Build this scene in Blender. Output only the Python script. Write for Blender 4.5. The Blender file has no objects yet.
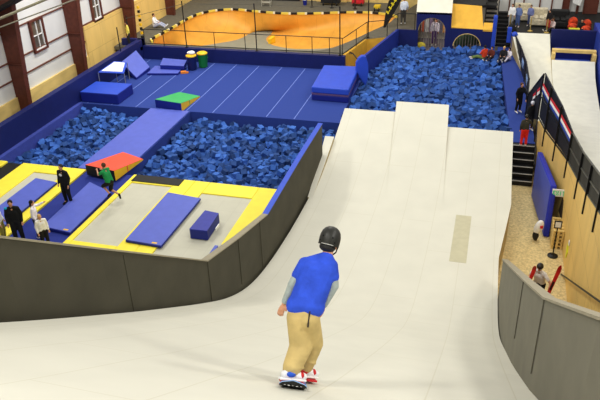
import bpy, bmesh, math, random
import numpy as np
from mathutils import Vector, Matrix, Quaternion
random.seed(7)
SC = bpy.context.scene
COL = SC.collection
V = Vector
# ------------------------------------------------------------------ camera
FPX, PITCH, ROLL, YAW = 684.8, 0.512336, -0.0371325, 0.287977
FW = V((-math.sin(YAW)*math.cos(PITCH), math.cos(YAW)*math.cos(PITCH), -math.sin(PITCH)))
RT = V((math.cos(YAW), math.sin(YAW), 0)); UP = RT.cross(FW)
R1 = RT*math.cos(ROLL)+UP*math.sin(ROLL); U1 = UP*math.cos(ROLL)-RT*math.sin(ROLL)
EYE = V((0, 0, 12.0))
cd = bpy.data.cameras.new('camera'); cam = bpy.data.objects.new('camera', cd); COL.objects.link(cam)
cam.matrix_world = Matrix(((R1.x, U1.x, -FW.x, 0), (R1.y, U1.y, -FW.y, 0), (R1.z, U1.z, -FW.z, 12.0), (0, 0, 0, 1)))
cd.sensor_width = 36; cd.lens = FPX/600*36; cd.clip_end = 300; cd.clip_start = .05
SC.camera = cam
# ------------------------------------------------------------------ world, lights, exposure
SC.view_settings.view_transform = 'Standard'
try: SC.view_settings.look = 'None'
except Exception: pass
SC.view_settings.gamma = 1; SC.view_settings.use_curve_mapping = False
SC.view_settings.exposure = -0.33
w = bpy.data.worlds.new('hall_ambience'); SC.world = w; w.use_nodes = True
w.node_tree.nodes['Background'].inputs[0].default_value = (1.0, .985, .95, 1)
w.node_tree.nodes['Background'].inputs[1].default_value = .34
def area(x, y, z, s, e, tgt=None, col=(1, .97, .91)):
    l = bpy.data.lights.new('bay_and_fill_light', 'AREA'); l.shape = 'DISK'; l.size = s; l.energy = e; l.color = col
    o = bpy.data.objects.new('bay_and_fill_light', l); o.location = (x, y, z); COL.objects.link(o)
    d = (V(tgt)-o.location) if tgt else V((0, 0, -1))
    o.rotation_euler = d.to_track_quat('-Z', 'Y').to_euler()
for x, y, e in ((-15, 18, 800), (-15, 30, 750), (-7, 24, 520), (-7, 36, 750), (-15, 41, 700), (0, 32, 520), (4, 24, 560), (3, 41, 650), (-3, 14, 480), (5, 10, 550)):
    area(x, y, 13.5, 1.6, e)
area(-15.5, 26, 12.5, 1.6, 850, (-21, 30, 2)); area(-16, 37, 12.5, 1.4, 550, (-21, 38, 2))  # added fill lamps that brighten the left wall
area(-4, 18, 13, 1.4, 150, (3, 19, 1))  # added fill from the left for the right plywood wall
area(5.5, 4.5, 13.5, 1.2, 470, (0, 6, 6.5)); area(-5.5, 3, 15, 1.4, 480, (-3, 6, 6)); area(-1.5, 0.5, 15, 1.6, 300, (-1.5, 7, 5))

# ------------------------------------------------------------------ helpers
def ray(u, v): return FW*FPX + R1*(u-300) - U1*(v-200)
def at(u, v, z=0.0):
    d = ray(u, v); return EYE + d*((z-EYE.z)/d.z)
def aty(u, v, y):
    d = ray(u, v); return EYE + d*(y/d.y)
def atx(u, v, x):
    d = ray(u, v); return EYE + d*(x/d.x)
def lin(c):
    return tuple(((x/255)/12.92 if x/255 <= .04045 else ((x/255+.055)/1.055)**2.4) for x in c)
MATS = {}
def mat(name, rgb, rough=.6, var=.10, scale=6.0, metal=0.0, emit=0.0, bump=0.0, perobj=0.0, perisland=0.0, coat=0.0, detail=3):
    if name in MATS: return MATS[name]
    m = bpy.data.materials.new(name); m.use_nodes = True; nt = m.node_tree; b = nt.nodes['Principled BSDF']
    c = lin(rgb); b.inputs['Roughness'].default_value = rough; b.inputs['Metallic'].default_value = metal
    b.inputs['Specular IOR Level'].default_value = .3
    tc = nt.nodes.new('ShaderNodeTexCoord')
    nz = nt.nodes.new('ShaderNodeTexNoise'); nz.inputs['Scale'].default_value = scale; nz.inputs['Detail'].default_value = detail
    nt.links.new(tc.outputs['Object'], nz.inputs['Vector'])
    rp = nt.nodes.new('ShaderNodeValToRGB'); rp.color_ramp.elements[0].position = .3; rp.color_ramp.elements[1].position = .7
    rp.color_ramp.elements[0].color = (*[x*(1-var) for x in c], 1); rp.color_ramp.elements[1].color = (*[min(1, x*(1+var)) for x in c], 1)
    nt.links.new(nz.outputs['Fac'], rp.inputs['Fac'])
    out = rp.outputs['Color']
    if perobj or perisland:
        if perobj: n = nt.nodes.new('ShaderNodeObjectInfo'); src = n.outputs['Random']; k = perobj
        else: n = nt.nodes.new('ShaderNodeNewGeometry'); src = n.outputs['Random Per Island']; k = perisland
        mr = nt.nodes.new('ShaderNodeMapRange'); mr.inputs['To Min'].default_value = 1-k; mr.inputs['To Max'].default_value = 1+k
        nt.links.new(src, mr.inputs['Value'])
        mx = nt.nodes.new('ShaderNodeVectorMath'); mx.operation = 'SCALE'
        nt.links.new(out, mx.inputs[0]); nt.links.new(mr.outputs[0], mx.inputs['Scale']); out = mx.outputs[0]
    nt.links.new(out, b.inputs['Base Color'])
    if coat: b.inputs['Coat Weight'].default_value = coat
    if emit:
        b.inputs['Emission Color'].default_value = (*c, 1); b.inputs['Emission Strength'].default_value = emit
    if bump:
        bp = nt.nodes.new('ShaderNodeBump'); bp.inputs['Strength'].default_value = bump; bp.inputs['Distance'].default_value = .02
        nt.links.new(nz.outputs['Fac'], bp.inputs['Height']); nt.links.new(bp.outputs[0], b.inputs['Normal'])
    MATS[name] = m; return m
def stretch(m, sc):
    """stretch the noise of a material (wood grain, streaks)"""
    nt = m.node_tree; tc = [n for n in nt.nodes if n.type == 'TEX_COORD'][0]; nz = [n for n in nt.nodes if n.type == 'TEX_NOISE'][0]
    mp = nt.nodes.new('ShaderNodeMapping'); mp.inputs['Scale'].default_value = sc
    nt.links.new(tc.outputs['Object'], mp.inputs['Vector']); nt.links.new(mp.outputs[0], nz.inputs['Vector']); return m
def brick(m, rgb_mortar, bw, bh, mortar=.01, off=.5, swap=False, amt=1.0):
    """thin joint lines over a material in its local XY (or YZ when swap)"""
    nt = m.node_tree; b = nt.nodes['Principled BSDF']; src = b.inputs['Base Color'].links[0].from_socket
    tc = [n for n in nt.nodes if n.type == 'TEX_COORD'][0]
    br = nt.nodes.new('ShaderNodeTexBrick'); br.inputs['Scale'].default_value = 1; br.inputs['Brick Width'].default_value = bw
    br.inputs['Row Height'].default_value = bh; br.inputs['Mortar Size'].default_value = mortar; br.offset = off
    br.inputs['Mortar Smooth'].default_value = .3
    vec = tc.outputs['Object']
    if swap:
        sp = nt.nodes.new('ShaderNodeSeparateXYZ'); cb = nt.nodes.new('ShaderNodeCombineXYZ'); nt.links.new(vec, sp.inputs[0])
        a = {'yz': (1, 2), 'yx': (1, 0), 'xz': (0, 2)}[swap]
        nt.links.new(sp.outputs[a[0]], cb.inputs[0]); nt.links.new(sp.outputs[a[1]], cb.inputs[1]); vec = cb.outputs[0]
    nt.links.new(vec, br.inputs['Vector'])
    mx = nt.nodes.new('ShaderNodeMix'); mx.data_type = 'RGBA'
    sc = nt.nodes.new('ShaderNodeMath'); sc.operation = 'MULTIPLY'; sc.inputs[1].default_value = amt
    nt.links.new(br.outputs['Fac'], sc.inputs[0]); nt.links.new(sc.outputs[0], mx.inputs['Factor'])
    nt.links.new(src, mx.inputs[6]); mx.inputs[7].default_value = (*lin(rgb_mortar), 1)
    nt.links.new(mx.outputs[2], b.inputs['Base Color']); return m

WLOC = {}
def tag(o, label=None, cat=None, group=None, kind=None):
    if label: o['label'] = label
    if cat: o['category'] = cat
    if group: o['group'] = group
    if kind: o['kind'] = kind
    return o
def empty(name, loc, label, cat, group=None):
    o = bpy.data.objects.new(name, None); o.empty_display_size = .2; COL.objects.link(o); o.location = loc
    WLOC[o.name] = V(loc); return tag(o, label, cat, group)
class MB:
    def __init__(s): s.v = []; s.f = []; s.mi = []
    def add(s, vs, fs, mi=0):
        k = len(s.v); s.v += [V(p) for p in vs]; s.f += [[i+k for i in f] for f in fs]; s.mi += [mi]*len(fs); return s
    def hexa(s, b4, t4, mi=0):
        return s.add(list(b4)+list(t4), [(3, 2, 1, 0), (4, 5, 6, 7), (0, 1, 5, 4), (1, 2, 6, 5), (2, 3, 7, 6), (3, 0, 4, 7)], mi)
    def box(s, x0, x1, y0, y1, z0, z1, mi=0):
        return s.hexa([(x0, y0, z0), (x1, y0, z0), (x1, y1, z0), (x0, y1, z0)], [(x0, y0, z1), (x1, y0, z1), (x1, y1, z1), (x0, y1, z1)], mi)
    def obox(s, c, sx, sy, sz, rot=None, mi=0):
        r = rot if rot is not None else Matrix.Identity(3)
        P = [V(c)+r@V((a*sx/2, b*sy/2, d*sz/2)) for d in (-1, 1) for a, b in ((-1, -1), (1, -1), (1, 1), (-1, 1))]
        return s.hexa(P[:4], P[4:], mi)
    def prism(s, poly, z0, z1, mi=0):
        n = len(poly); zs = lambda z, i: z[i] if isinstance(z, (list, tuple)) else z
        vs = [(p[0], p[1], zs(z0, i)) for i, p in enumerate(poly)]+[(p[0], p[1], zs(z1, i)) for i, p in enumerate(poly)]
        return s.add(vs, [list(range(n))[::-1], list(range(n, 2*n))]+[(i, (i+1) % n, n+(i+1) % n, n+i) for i in range(n)], mi)
    def bar(s, a, b, wd, th=None, mi=0):
        a, b = V(a), V(b); d = (b-a); L = d.length; q = d.to_track_quat('Z', 'Y').to_matrix()
        return s.obox((a+b)/2, wd, th or wd, L, q, mi)
    def tube(s, pts, r, n=8, mi=0):
        pts = [V(p) for p in pts]; rs = r if isinstance(r, (list, tuple)) else [r]*len(pts); ring = []
        for i, p in enumerate(pts):
            d = (pts[min(i+1, len(pts)-1)]-pts[max(i-1, 0)]).normalized(); q = d.to_track_quat('Z', 'Y')
            ring += [p+q@V((math.cos(t)*rs[i], math.sin(t)*rs[i], 0)) for t in [2*math.pi*k/n for k in range(n)]]
        fs = [(i*n+k, i*n+(k+1) % n, (i+1)*n+(k+1) % n, (i+1)*n+k) for i in range(len(pts)-1) for k in range(n)]
        fs += [list(range(n))[::-1], list(range((len(pts)-1)*n, len(pts)*n))]
        return s.add(ring, fs, mi)
    def lathe(s, c, prof, n=20, mi=0, sx=1, sy=1):
        vs = [V(c)+V((math.cos(2*math.pi*k/n)*r*sx, math.sin(2*math.pi*k/n)*r*sy, z)) for r, z in prof for k in range(n)]
        m = len(prof); fs = [(i*n+k, i*n+(k+1) % n, (i+1)*n+(k+1) % n, (i+1)*n+k) for i in range(m-1) for k in range(n)]
        fs += [list(range(n))[::-1], list(range((m-1)*n, m*n))]
        return s.add(vs, fs, mi)
    def ball(s, c, rx, ry=None, rz=None, n=12, mi=0, rot=None):
        ry = ry or rx; rz = rz or rx; r = rot if rot is not None else Matrix.Identity(3); m = n//2+1; vs = []
        for i in range(1, m):
            th = math.pi*i/m
            for k in range(n):
                a = 2*math.pi*k/n; vs.append(V(c)+r@V((math.sin(th)*math.cos(a)*rx, math.sin(th)*math.sin(a)*ry, -math.cos(th)*rz)))
        vs += [V(c)+r@V((0, 0, -rz)), V(c)+r@V((0, 0, rz))]; B = len(vs)-2; T = len(vs)-1
        fs = [(i*n+k, i*n+(k+1) % n, (i+1)*n+(k+1) % n, (i+1)*n+k) for i in range(m-2) for k in range(n)]
        fs += [(B, (k+1) % n, k) for k in range(n)]+[(T, (m-2)*n+k, (m-2)*n+(k+1) % n) for k in range(n)]
        return s.add(vs, fs, mi)
    def build(s, name, m, parent=None, bevel=0, smooth=False, origin=None, remesh=0, relax=0, subsurf=0):
        vs = s.v; lo = V([min(p[i] for p in vs) for i in range(3)]); hi = V([max(p[i] for p in vs) for i in range(3)])
        og = V(origin) if origin is not None else V(((lo.x+hi.x)/2, (lo.y+hi.y)/2, lo.z))
        me = bpy.data.meshes.new(name); me.from_pydata([p-og for p in vs], [], s.f)
        ms = m if isinstance(m, (list, tuple)) else [m]
        for k in ms: me.materials.append(k)
        for p, i in zip(me.polygons, s.mi): p.material_index = i; p.use_smooth = smooth
        b = bmesh.new(); b.from_mesh(me); bmesh.ops.recalc_face_normals(b, faces=b.faces); b.to_mesh(me); b.free()
        o = bpy.data.objects.new(name, me); COL.objects.link(o)
        if remesh:
            md = o.modifiers.new('r', 'REMESH'); md.mode = 'VOXEL'; md.voxel_size = remesh; md.use_smooth_shade = True
            if relax: md = o.modifiers.new('s', 'SMOOTH'); md.iterations = relax; md.factor = .5
            bpy.context.view_layer.update()
            dg = bpy.context.evaluated_depsgraph_get(); nm = bpy.data.meshes.new_from_object(o.evaluated_get(dg))
            o.modifiers.clear(); o.data = nm; nm.materials.clear(); nm.materials.append(ms[0])
            for p in nm.polygons: p.use_smooth = True; p.material_index = 0
        if bevel:
            md = o.modifiers.new('bevel', 'BEVEL'); md.width = bevel; md.segments = 2; md.limit_method = 'ANGLE'; md.angle_limit = .6
        if subsurf:
            md = o.modifiers.new('ss', 'SUBSURF'); md.levels = md.render_levels = subsurf
        if parent:
            o.parent = parent; o.location = og-WLOC[parent.name]
        else: o.location = og
        WLOC[o.name] = og; return o
def rz(a): return Matrix.Rotation(a, 3, 'Z')
def interp(t, pts):
    for (a, va), (b, vb) in zip(pts[:-1], pts[1:]):
        if t <= b:
            return va+(vb-va)*max(0, (t-a))/(b-a)
    return pts[-1][1]
def smooth_interp(pts):
    xs = [p[0] for p in pts]; ys = [p[1] for p in pts]; n = len(pts)
    m = [0]*n
    for i in range(n):
        if i == 0: m[i] = (ys[1]-ys[0])/(xs[1]-xs[0])
        elif i == n-1: m[i] = (ys[-1]-ys[-2])/(xs[-1]-xs[-2])
        else: m[i] = (ys[i+1]-ys[i-1])/(xs[i+1]-xs[i-1])
    def f(t):
        if t <= xs[0]: return ys[0]+m[0]*(t-xs[0])
        if t >= xs[-1]: return ys[-1]+m[-1]*(t-xs[-1])
        for i in range(n-1):
            if t <= xs[i+1]:
                h = xs[i+1]-xs[i]; s = (t-xs[i])/h
                return (2*s**3-3*s*s+1)*ys[i]+(s**3-2*s*s+s)*h*m[i]+(-2*s**3+3*s*s)*ys[i+1]+(s**3-s*s)*h*m[i+1]
    return f

# ------------------------------------------------------------------ materials
M_snow = mat('snow_matting', (211, 209, 194), .75, .03, 1.2, bump=.05, detail=6)
brick(M_snow, (190, 185, 160), 4.88, 1.0, .010, .37, 'yx', .42)
M_snow2 = mat('snow_matting_second', (226, 224, 208), .75, .05, 2.5)
M_worn = mat('worn_matting', (190, 185, 156), .8, .06, 4)
M_skirt = mat('ramp_skirt_plywood', (176, 158, 112), .7, .1, 3)
M_fence = mat('dark_rubber_cladding', (70, 67, 54), .85, .14, 1.4, detail=6)
M_fencecap = mat('cladding_cap_rail', (150, 142, 120), .6, .08)
M_fence2 = mat('grey_rubber_cladding', (116, 113, 98), .8, .10, 1.6, detail=6)
M_floorblue = mat('blue_gym_carpet', (40, 62, 138), .95, .05, 30)
M_navy = mat('navy_pad_vinyl', (20, 30, 92), .55, .08, 3)
M_navy2 = mat('navy_lane_carpet', (34, 48, 130), .9, .06, 20)
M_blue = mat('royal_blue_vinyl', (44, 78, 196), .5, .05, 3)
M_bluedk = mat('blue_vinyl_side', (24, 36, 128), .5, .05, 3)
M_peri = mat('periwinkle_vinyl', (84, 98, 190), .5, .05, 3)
M_yellow = mat('yellow_pad_vinyl', (242, 224, 66), .5, .04, 3)
M_bed = mat('trampoline_bed_web', (192, 190, 172), .8, .05, 1.2); brick(M_bed, (166, 160, 146), .62, .62, .01, 0, amt=.22)
M_black = mat('black_vinyl', (26, 26, 26), .6, .1, 4)
M_blackm = mat('black_painted_steel', (22, 22, 24), .45, .1, 4)
M_red = mat('salmon_red_vinyl', (234, 84, 58), .5, .04, 3)
M_green = mat('green_vinyl', (58, 170, 96), .5, .04, 3)
M_yel2 = mat('amber_vinyl', (240, 190, 34), .5, .05, 3)
M_osb = mat('osb_board', (216, 196, 142), .8, .26, 14, detail=8)
M_ply = mat('plywood_panel', (232, 196, 116), .6, .09, 1.5); stretch(M_ply, (1, 1, .2)); brick(M_ply, (168, 132, 66), 2.44, 1.22, .012, .5, 'yz', .6)
M_plylite = mat('plywood_wainscot', (226, 196, 122), .6, .14, 3); stretch(M_plylite, (1, .3, 1))
M_bowl = mat('bowl_birch_ply', (222, 160, 62), .5, .14, 1.1, detail=6); brick(M_bowl, (176, 112, 40), 1.22, 2.44, .01, .5, amt=.5)
M_gold = mat('gold_birch_ply', (232, 178, 62), .55, .08, 3)
M_grey = mat('grey_skate_surface', (142, 140, 122), .8, .06, 2)
M_deck = mat('dark_grey_deck', (96, 92, 80), .85, .12, 4)
M_white = mat('white_wall_panel', (226, 226, 222), .6, .03, 1)
M_brown = mat('red_brown_steel', (92, 46, 34), .6, .18, 5)
M_brownlt = mat('brown_trim', (104, 60, 44), .6, .1, 5)
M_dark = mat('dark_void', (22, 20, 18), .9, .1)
M_foam = mat('blue_foam_one', (48, 86, 156), .9, .12, 9, perobj=.6)
M_foams = mat('blue_foam_many', (48, 86, 156), .9, .12, 9, perisland=.6)
M_skin = mat('skin', (206, 150, 118), .55, .05)
M_glass = mat('window_glass', (92, 84, 76), .12, .25, 3)
M_concrete = mat('concrete_slab', (120, 116, 106), .9, .1, 2)
M_plastic_w = mat('white_plastic', (236, 236, 234), .5, .03)

# ------------------------------------------------------------------ big roll-in ramp
prof = smooth_interp([(-1.5, 10.55), (.4, 10.5), (1.6, 9.5), (3, 8.37), (4.9, 6.95), (5.6, 6.42), (7.5, 5.05), (9, 3.98), (11.4, 2.33), (12.8, 1.45), (14.2, .8), (15.7, .42), (17.6, .2), (19.5, .12), (21, .15), (22, .3)])
def lane(lst): return smooth_interp([(19.5, .12), (20.5, prof(20.5))]+lst)
pL = lane([(22.5, .42), (24.3, .88), (26.0, 1.36)]); pC = lane([(22.5, .45), (24.5, 1.0), (26.5, 1.62)])
pR = lane([(22, .33), (23.7, .7), (25.4, 1.13)]); pS = lane([(22, .42), (24.0, .95)])
xl = smooth_interp([(-1.5, -6.5), (5, -5.75), (10, -5.72), (16, -5.75), (26, -5.7)])
def xr(y): return interp(y, [(-1.5, 1.7), (3, 1.25), (5.2, 1.12), (7.4, 1.02), (9.4, .9), (13, .84), (18, .84), (21.3, 1.17), (26, 1.1)])
def cl(y): return -3.08-.087*(y-21)
def cr(y): return -1.08-.066*(y-21)
def strip(name, fx0, fx1, fz, y0, y1, ny, nx, m, parent, zb, org=None):
    b = MB(); n = nx+1
    for j in range(ny+1):
        y = y0+(y1-y0)*j/ny
        for i in range(n):
            x = fx0(y)+(fx1(y)-fx0(y))*i/nx; b.v.append(V((x, y, fz(y))))
    for j in range(ny):
        for i in range(nx): b.f.append([j*n+i, j*n+i+1, (j+1)*n+i+1, (j+1)*n+i]); b.mi.append(0)
    def skirt(idx):
        k = len(b.v)
        for q in idx: p = b.v[q]; b.v.append(V((p.x, p.y, min(zb, p.z-.05))))
        for a in range(len(idx)-1): b.f.append([idx[a], idx[a+1], k+a+1, k+a]); b.mi.append(1)
    skirt([j*n for j in range(ny+1)]); skirt([j*n+nx for j in range(ny+1)]); skirt(list(range(n))); skirt([ny*n+i for i in range(n)])
    return b.build(name, [m, M_skirt], parent, smooth=True, origin=org)
ramp = empty('roll_in_ramp', (-2.4, 12, -1.2), 'huge off-white matted roll-in ramp diving down to three jump lips', 'ramp')
def flat(o):
    for p in o.data.polygons:
        if p.material_index == 1: p.use_smooth = False
    md = o.modifiers.new('es', 'EDGE_SPLIT'); md.split_angle = .6
    return o
flat(strip('run_in', xl, xr, prof, -1.5, 20.5, 90, 14, M_snow, ramp, -1.2, (-3.3, 10, 0)))
flat(strip('kicker', lambda y: -5.62, cl, pL, 20.5, 26.0, 20, 5, M_snow, ramp, -1.2, (-3.3, 10, 0)))
flat(strip('kicker', cl, cr, pC, 20.5, 26.5, 22, 5, M_snow, ramp, -1.2, (-3.3, 10, 0)))
flat(strip('kicker', cr, xr, pR, 20.5, 25.4, 18, 5, M_snow, ramp, -1.2, (-3.3, 10, 0)))
flat(strip('side_lane', lambda y: interp(y, [(20, -5.76), (24, -5.98)]), lambda y: -5.62, pS, 20.5, 24.0, 14, 1, M_snow, ramp, -1.2, (-3.3, 10, 0)))
b = MB()
for (u0, v0, u1, v1) in ((447, 216, 473, 262),):
    a0 = at(449, 261, .22); a1 = at(474, 216, .15)
    x0, x1 = a0.x, a1.x-.08; y0, y1 = a0.y, a1.y
    for k in range(6):
        ya = y0+(y1-y0)*k/6; yb = y0+(y1-y0)*(k+1)/6
        b.hexa([(x0, ya, prof(ya)-.01), (x1, ya, prof(ya)-.01), (x1, yb, prof(yb)-.01), (x0, yb, prof(yb)-.01)],
               [(x0, ya, prof(ya)+.006), (x1, ya, prof(ya)+.006), (x1, yb, prof(yb)+.006), (x0, yb, prof(yb)+.006)])
p = b.build('worn_panel', M_worn, ramp); p['label'] = 'darker beige replacement panel in the matting'

# side walls of the ramp
def sidewall(name, pts, th, m, cap, label, side, blue=None):
    """pts: x,y,ztop; side +1 thickness toward +x"""
    root = empty(name, (pts[0][0], pts[0][1], 0), label, 'barrier')
    for k, (a, c) in enumerate(zip(pts[:-1], pts[1:])):
        n = max(2, int(abs(c[1]-a[1])/.5)); b = MB(); d = (V(c[:2])-V(a[:2])); nn = V((d.y, -d.x)).normalized()*th
        if nn.x*side < 0: nn = -nn
        for i in range(n):
            q = []
            for s in (i/n, (i+1)/n):
                x = a[0]+(c[0]-a[0])*s; y = a[1]+(c[1]-a[1])*s; zt = a[2]+(c[2]-a[2])*s
                q.append((x, y, max(-1.2, prof(y)-.35) if y < 21 else -.2, zt))
            (xa, ya, ba, ta), (xb, yb, bb, tb) = q
            b.hexa([(xa, ya, ba), (xb, yb, bb), (xb+nn.x, yb+nn.y, bb), (xa+nn.x, ya+nn.y, ba)], [(xa, ya, ta), (xb, yb, tb), (xb+nn.x, yb+nn.y, tb), (xa+nn.x, ya+nn.y, ta)])
        b.build('cladding_panel', m, root)
        cb = MB(); A = V(a); C_ = V(c); n3 = V((nn.x, nn.y, 0)); e = n3.normalized()*.025
        cb.hexa([A-e, C_-e, C_+n3+e, A+n3+e], [p+V((0, 0, .035)) for p in (A-e, C_-e, C_+n3+e, A+n3+e)])
        cb.build('cap_rail', cap, root)
    return root
def ribs(root, pts, m, s_):
    for (x, y, z, h) in pts: MB().tube([(x, y, z-h), (x, y, z)], .008, 6).build('joint_strip', m, root)
def pt(u, v, x): q = atx(u, v, x); return (q.x, q.y, q.z)
A0 = pt(0, 238, -5.85); A1 = pt(100, 249.5, -5.82); A2 = pt(207, 261.5, -5.78); A3 = pt(239, 238, -5.8); A4 = pt(267, 215, -5.83); A5 = pt(322, 124, -5.83)
AX = (-6.5, 1.5, A0[2]+(A0[1]-1.5)*.76)
lw = sidewall('side_barrier', [AX, A0, A1, A2, A3, A4], .12, M_fence, M_fencecap, 'dark rubber-clad barrier wall along the left side of the roll-in ramp, angled at its corner', -1)
ribs(lw, [(A1[0]+.01, A1[1]+.6, A1[2]-.5, 1.3), (A2[0]+.01, A2[1], A2[2], 1.3), (A3[0]+.01, A3[1]-.1, A3[2], 1.4), (A3[0], A3[1]+1.6, A3[2]-.42, 1.6)], mat('joint_dark', (62, 59, 47), .8), 1)
rt_ = sidewall('side_barrier', [A4, (-5.83, 20, 1.93), A5], .12, M_fence, M_blue, 'brownish clad barrier with blue padded top between foam pit and ramp', -1)
B0 = pt(503, 260, .86); B1 = pt(524, 281, .88); B2 = pt(545, 299.5, .93); B3 = pt(600, 320, 1.08); BX = (1.5, 1.5, B3[2]+(B3[1]-1.5)*.74)
rw = sidewall('side_barrier', [B0, B1, B2, B3, BX], .1, M_fence2, M_fencecap, 'grey clad barrier wall on the right side of the roll-in ramp', 1)

ribs(rw, [(B1[0]-.01, B1[1], B1[2], 1.2), (B2[0]-.01, B2[1]+.9, B2[2]-.62, 1.2), (B2[0]-.01, B2[1], B2[2], 1.2)], mat('joint_dark2', (96, 93, 80), .8), 1)
# ------------------------------------------------------------------ setting: floors and walls
def structure(o): o['kind'] = 'structure'; return o
structure(MB().box(-23, 12, -4, 50, -1.5, -1.3).build('floor', M_concrete))
structure(MB().box(.6, 3.1, 12, 27.3, -1.3, -1.2).build('floor', M_osb))
# blue gym floor with light seams
g = MB(); g.box(-19.3, -6.3, 27.55, 34.6, -1.3, 0); g.box(-6.3, -5.8, 27.55, 28.2, -1.3, 0); structure(g.build('floor', M_floorblue))
for x0 in [-18.9+1.32*k for k in range(9)]:
    structure(MB().box(x0, x0+.035, 27.6, 34.5, 0, .004).build('trim_1', mat('carpet_seam', (110, 130, 205), .9)))
g = MB(); g.box(-14.97, -12.9, 11.5, 21.0, -1.3, -.02); structure(g.build('floor', M_navy2))
g = MB(); g.box(-21.0, -14.97, 10, 21.0, -1.3, -.03); g.box(-12.9, -6.0, 11.5, 21.0, -1.3, -.03); structure(g.build('floor', M_black))
structure(MB().prism([at(500, 50), at(521, 50), (2.08, 27.0), (1.15, 27.0)], -1.3, 0).build('floor', M_floorblue))
structure(MB().prism([(.3, 39.4), (1.6, 39.4), (1.6, 40.2), (.3, 40.2)], -1.3, -.01).build('floor', M_floorblue))
# pit rims and low padded walls
structure(MB().box(-19.62, -19.3, 12, 34.9, -1.3, 1.12).build('wall_left_padded', M_navy))
structure(MB().box(-19.3, -19.1, 21, 27.55, -1.3, .03).build('trim_2', mat('ledge_blue', (58, 72, 156), .7)))
structure(MB().box(-20.6, -19.3, 34.6, 34.85, -1.3, 1.12).build('wall_left_padded', M_navy))
structure(MB().box(-19.3, -7.5, 34.6, 34.9, -1.3, .75).build('wall_back_padded', M_navy))
structure(MB().box(-15.43, -13.37, 21, 27.55, -1.3, 0).build('floor', M_floorblue))
# padded outer run of the ramp platform beside left lip
structure(MB().prism([(-6.62, 34.2), (-6.48, 34.2), (-5.4, 40.0), (-5.55, 40.0)], -1.3, .82).build('wall_pit_left', mat('royal_pad_wall', (34, 52, 140), .6)))
structure(MB().prism([(-5.55, 40.0), (-4.4, 40.0), (-4.4, 40.15), (-5.55, 40.15)], -1.3, .8).build('wall_pit_back', M_navy))
# stairwell corridor wooden wall under the skate deck
structure(MB().prism([(-7.85, 34.9), (-7.6, 34.62), (-6.92, 38.1), (-7.05, 38.15)], -1.3, .735).build('wall_corridor', M_gold))
structure(MB().prism([(-7.0, 38.0), (-5.8, 38.55), (-5.85, 38.66), (-7.0, 38.15)], -1.3, .735).build('wall_corridor', M_gold))
structure(MB().prism([(-7.6, 34.6), (-7.5, 33.9), (-6.6, 34.0), (-6.6, 38)], -1.3, -.6).build('floor', M_gold))

# foam-pit under-surfaces (dark)
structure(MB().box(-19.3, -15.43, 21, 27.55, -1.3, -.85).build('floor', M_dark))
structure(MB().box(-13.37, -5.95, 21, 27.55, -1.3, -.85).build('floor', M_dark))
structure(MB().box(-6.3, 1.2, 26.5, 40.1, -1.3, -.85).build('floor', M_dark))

# ------------------------------------------------------------------ skate bowl
ZD = .75
cop = [at(*q, ZD) for q in ((148, 42.6), (151, 40.5), (155, 38), (170, 30), (180, 24), (195, 16), (210, 12), (222, 10.6), (235, 10), (255, 12), (280, 14), (300, 14.3), (320, 14), (340, 13.2), (360, 13), (378, 14), (392, 16), (397, 18))]
cop[0] = V((-19.0, 35.25, ZD))
cop += [V((-6.35, 41.2, ZD)), V((-6.95, 39.7, ZD)), V((-7.5, 38.2, ZD)), V((-8.1, 36.8, ZD)), V((-9.0, 35.5, ZD)), V((-11, 35.25, ZD)), V((-14, 35.25, ZD)), V((-16.5, 35.2, ZD)), V((-18.2, 35.2, ZD))]
ZF = -.62
flr = [at(*q, ZF) for q in ((146, 48.5), (152, 48), (160, 47.8), (175, 47.2), (190, 46.5), (205, 45.5), (220, 43), (232, 41), (242, 38), (252, 32.5), (262, 30), (272, 30), (271, 34), (266, 39), (270, 44), (280, 47), (295, 49), (315, 49))]
flr += [at(335, 47.5, ZF), at(348, 43, ZF), at(362, 34, ZF), V((-9.2, 38.6, ZF)), V((-10.0, 37.4, ZF)), V((-11.5, 36.9, ZF)), V((-14, 36.9, ZF)), V((-17, 37.0, ZF)), V((-18.2, 37.3, ZF))]
bowl = empty('skate_bowl', (-13, 38, -1.2), 'orange birch plywood skate bowl with a grey floor behind the gym', 'skate bowl')
b = MB(); NS = 12; n = len(cop)
# densify rings
def dens(r, k=3):
    o = []; n = len(r)
    for i in range(n):
        p0, p1, p2, p3 = r[i-1], r[i], r[(i+1) % n], r[(i+2) % n]
        for s in range(k):
            t = s/k; o.append(.5*((2*p1)+(-p0+p2)*t+(2*p0-5*p1+4*p2-p3)*t*t+(-p0+3*p1-3*p2+p3)*t**3))
    return o
cD = dens(cop); fD = dens(flr); n = len(cD)
for j in range(NS+1):
    s = j/NS; a = s*math.pi/2
    for c, f in zip(cD, fD):
        h = 1-math.cos(a); r_ = math.sin(a)     # steep at coping, flat at floor
        t = 1-math.cos(a); zz = ZD+(ZF-ZD)*math.sin(a)
        b.v.append(V((c.x+(f.x-c.x)*t, c.y+(f.y-c.y)*t, zz)))
for j in range(NS):
    for i in range(n): b.f.append([j*n+i, j*n+(i+1) % n, (j+1)*n+(i+1) % n, (j+1)*n+i]); b.mi.append(0)
b.build('bowl_wall', M_bowl, bowl, smooth=True)
MB().prism([(p.x, p.y) for p in fD], ZF-.05, ZF+.01).build('bowl_floor', M_grey, bowl)
b = MB(); L = 0; out = []
for i in range(0, 3*17):
    a, c = cD[i], cD[i+1]; L += (c-a).length; out.append((a, c))
pts = cD[:3*17+1]
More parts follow.
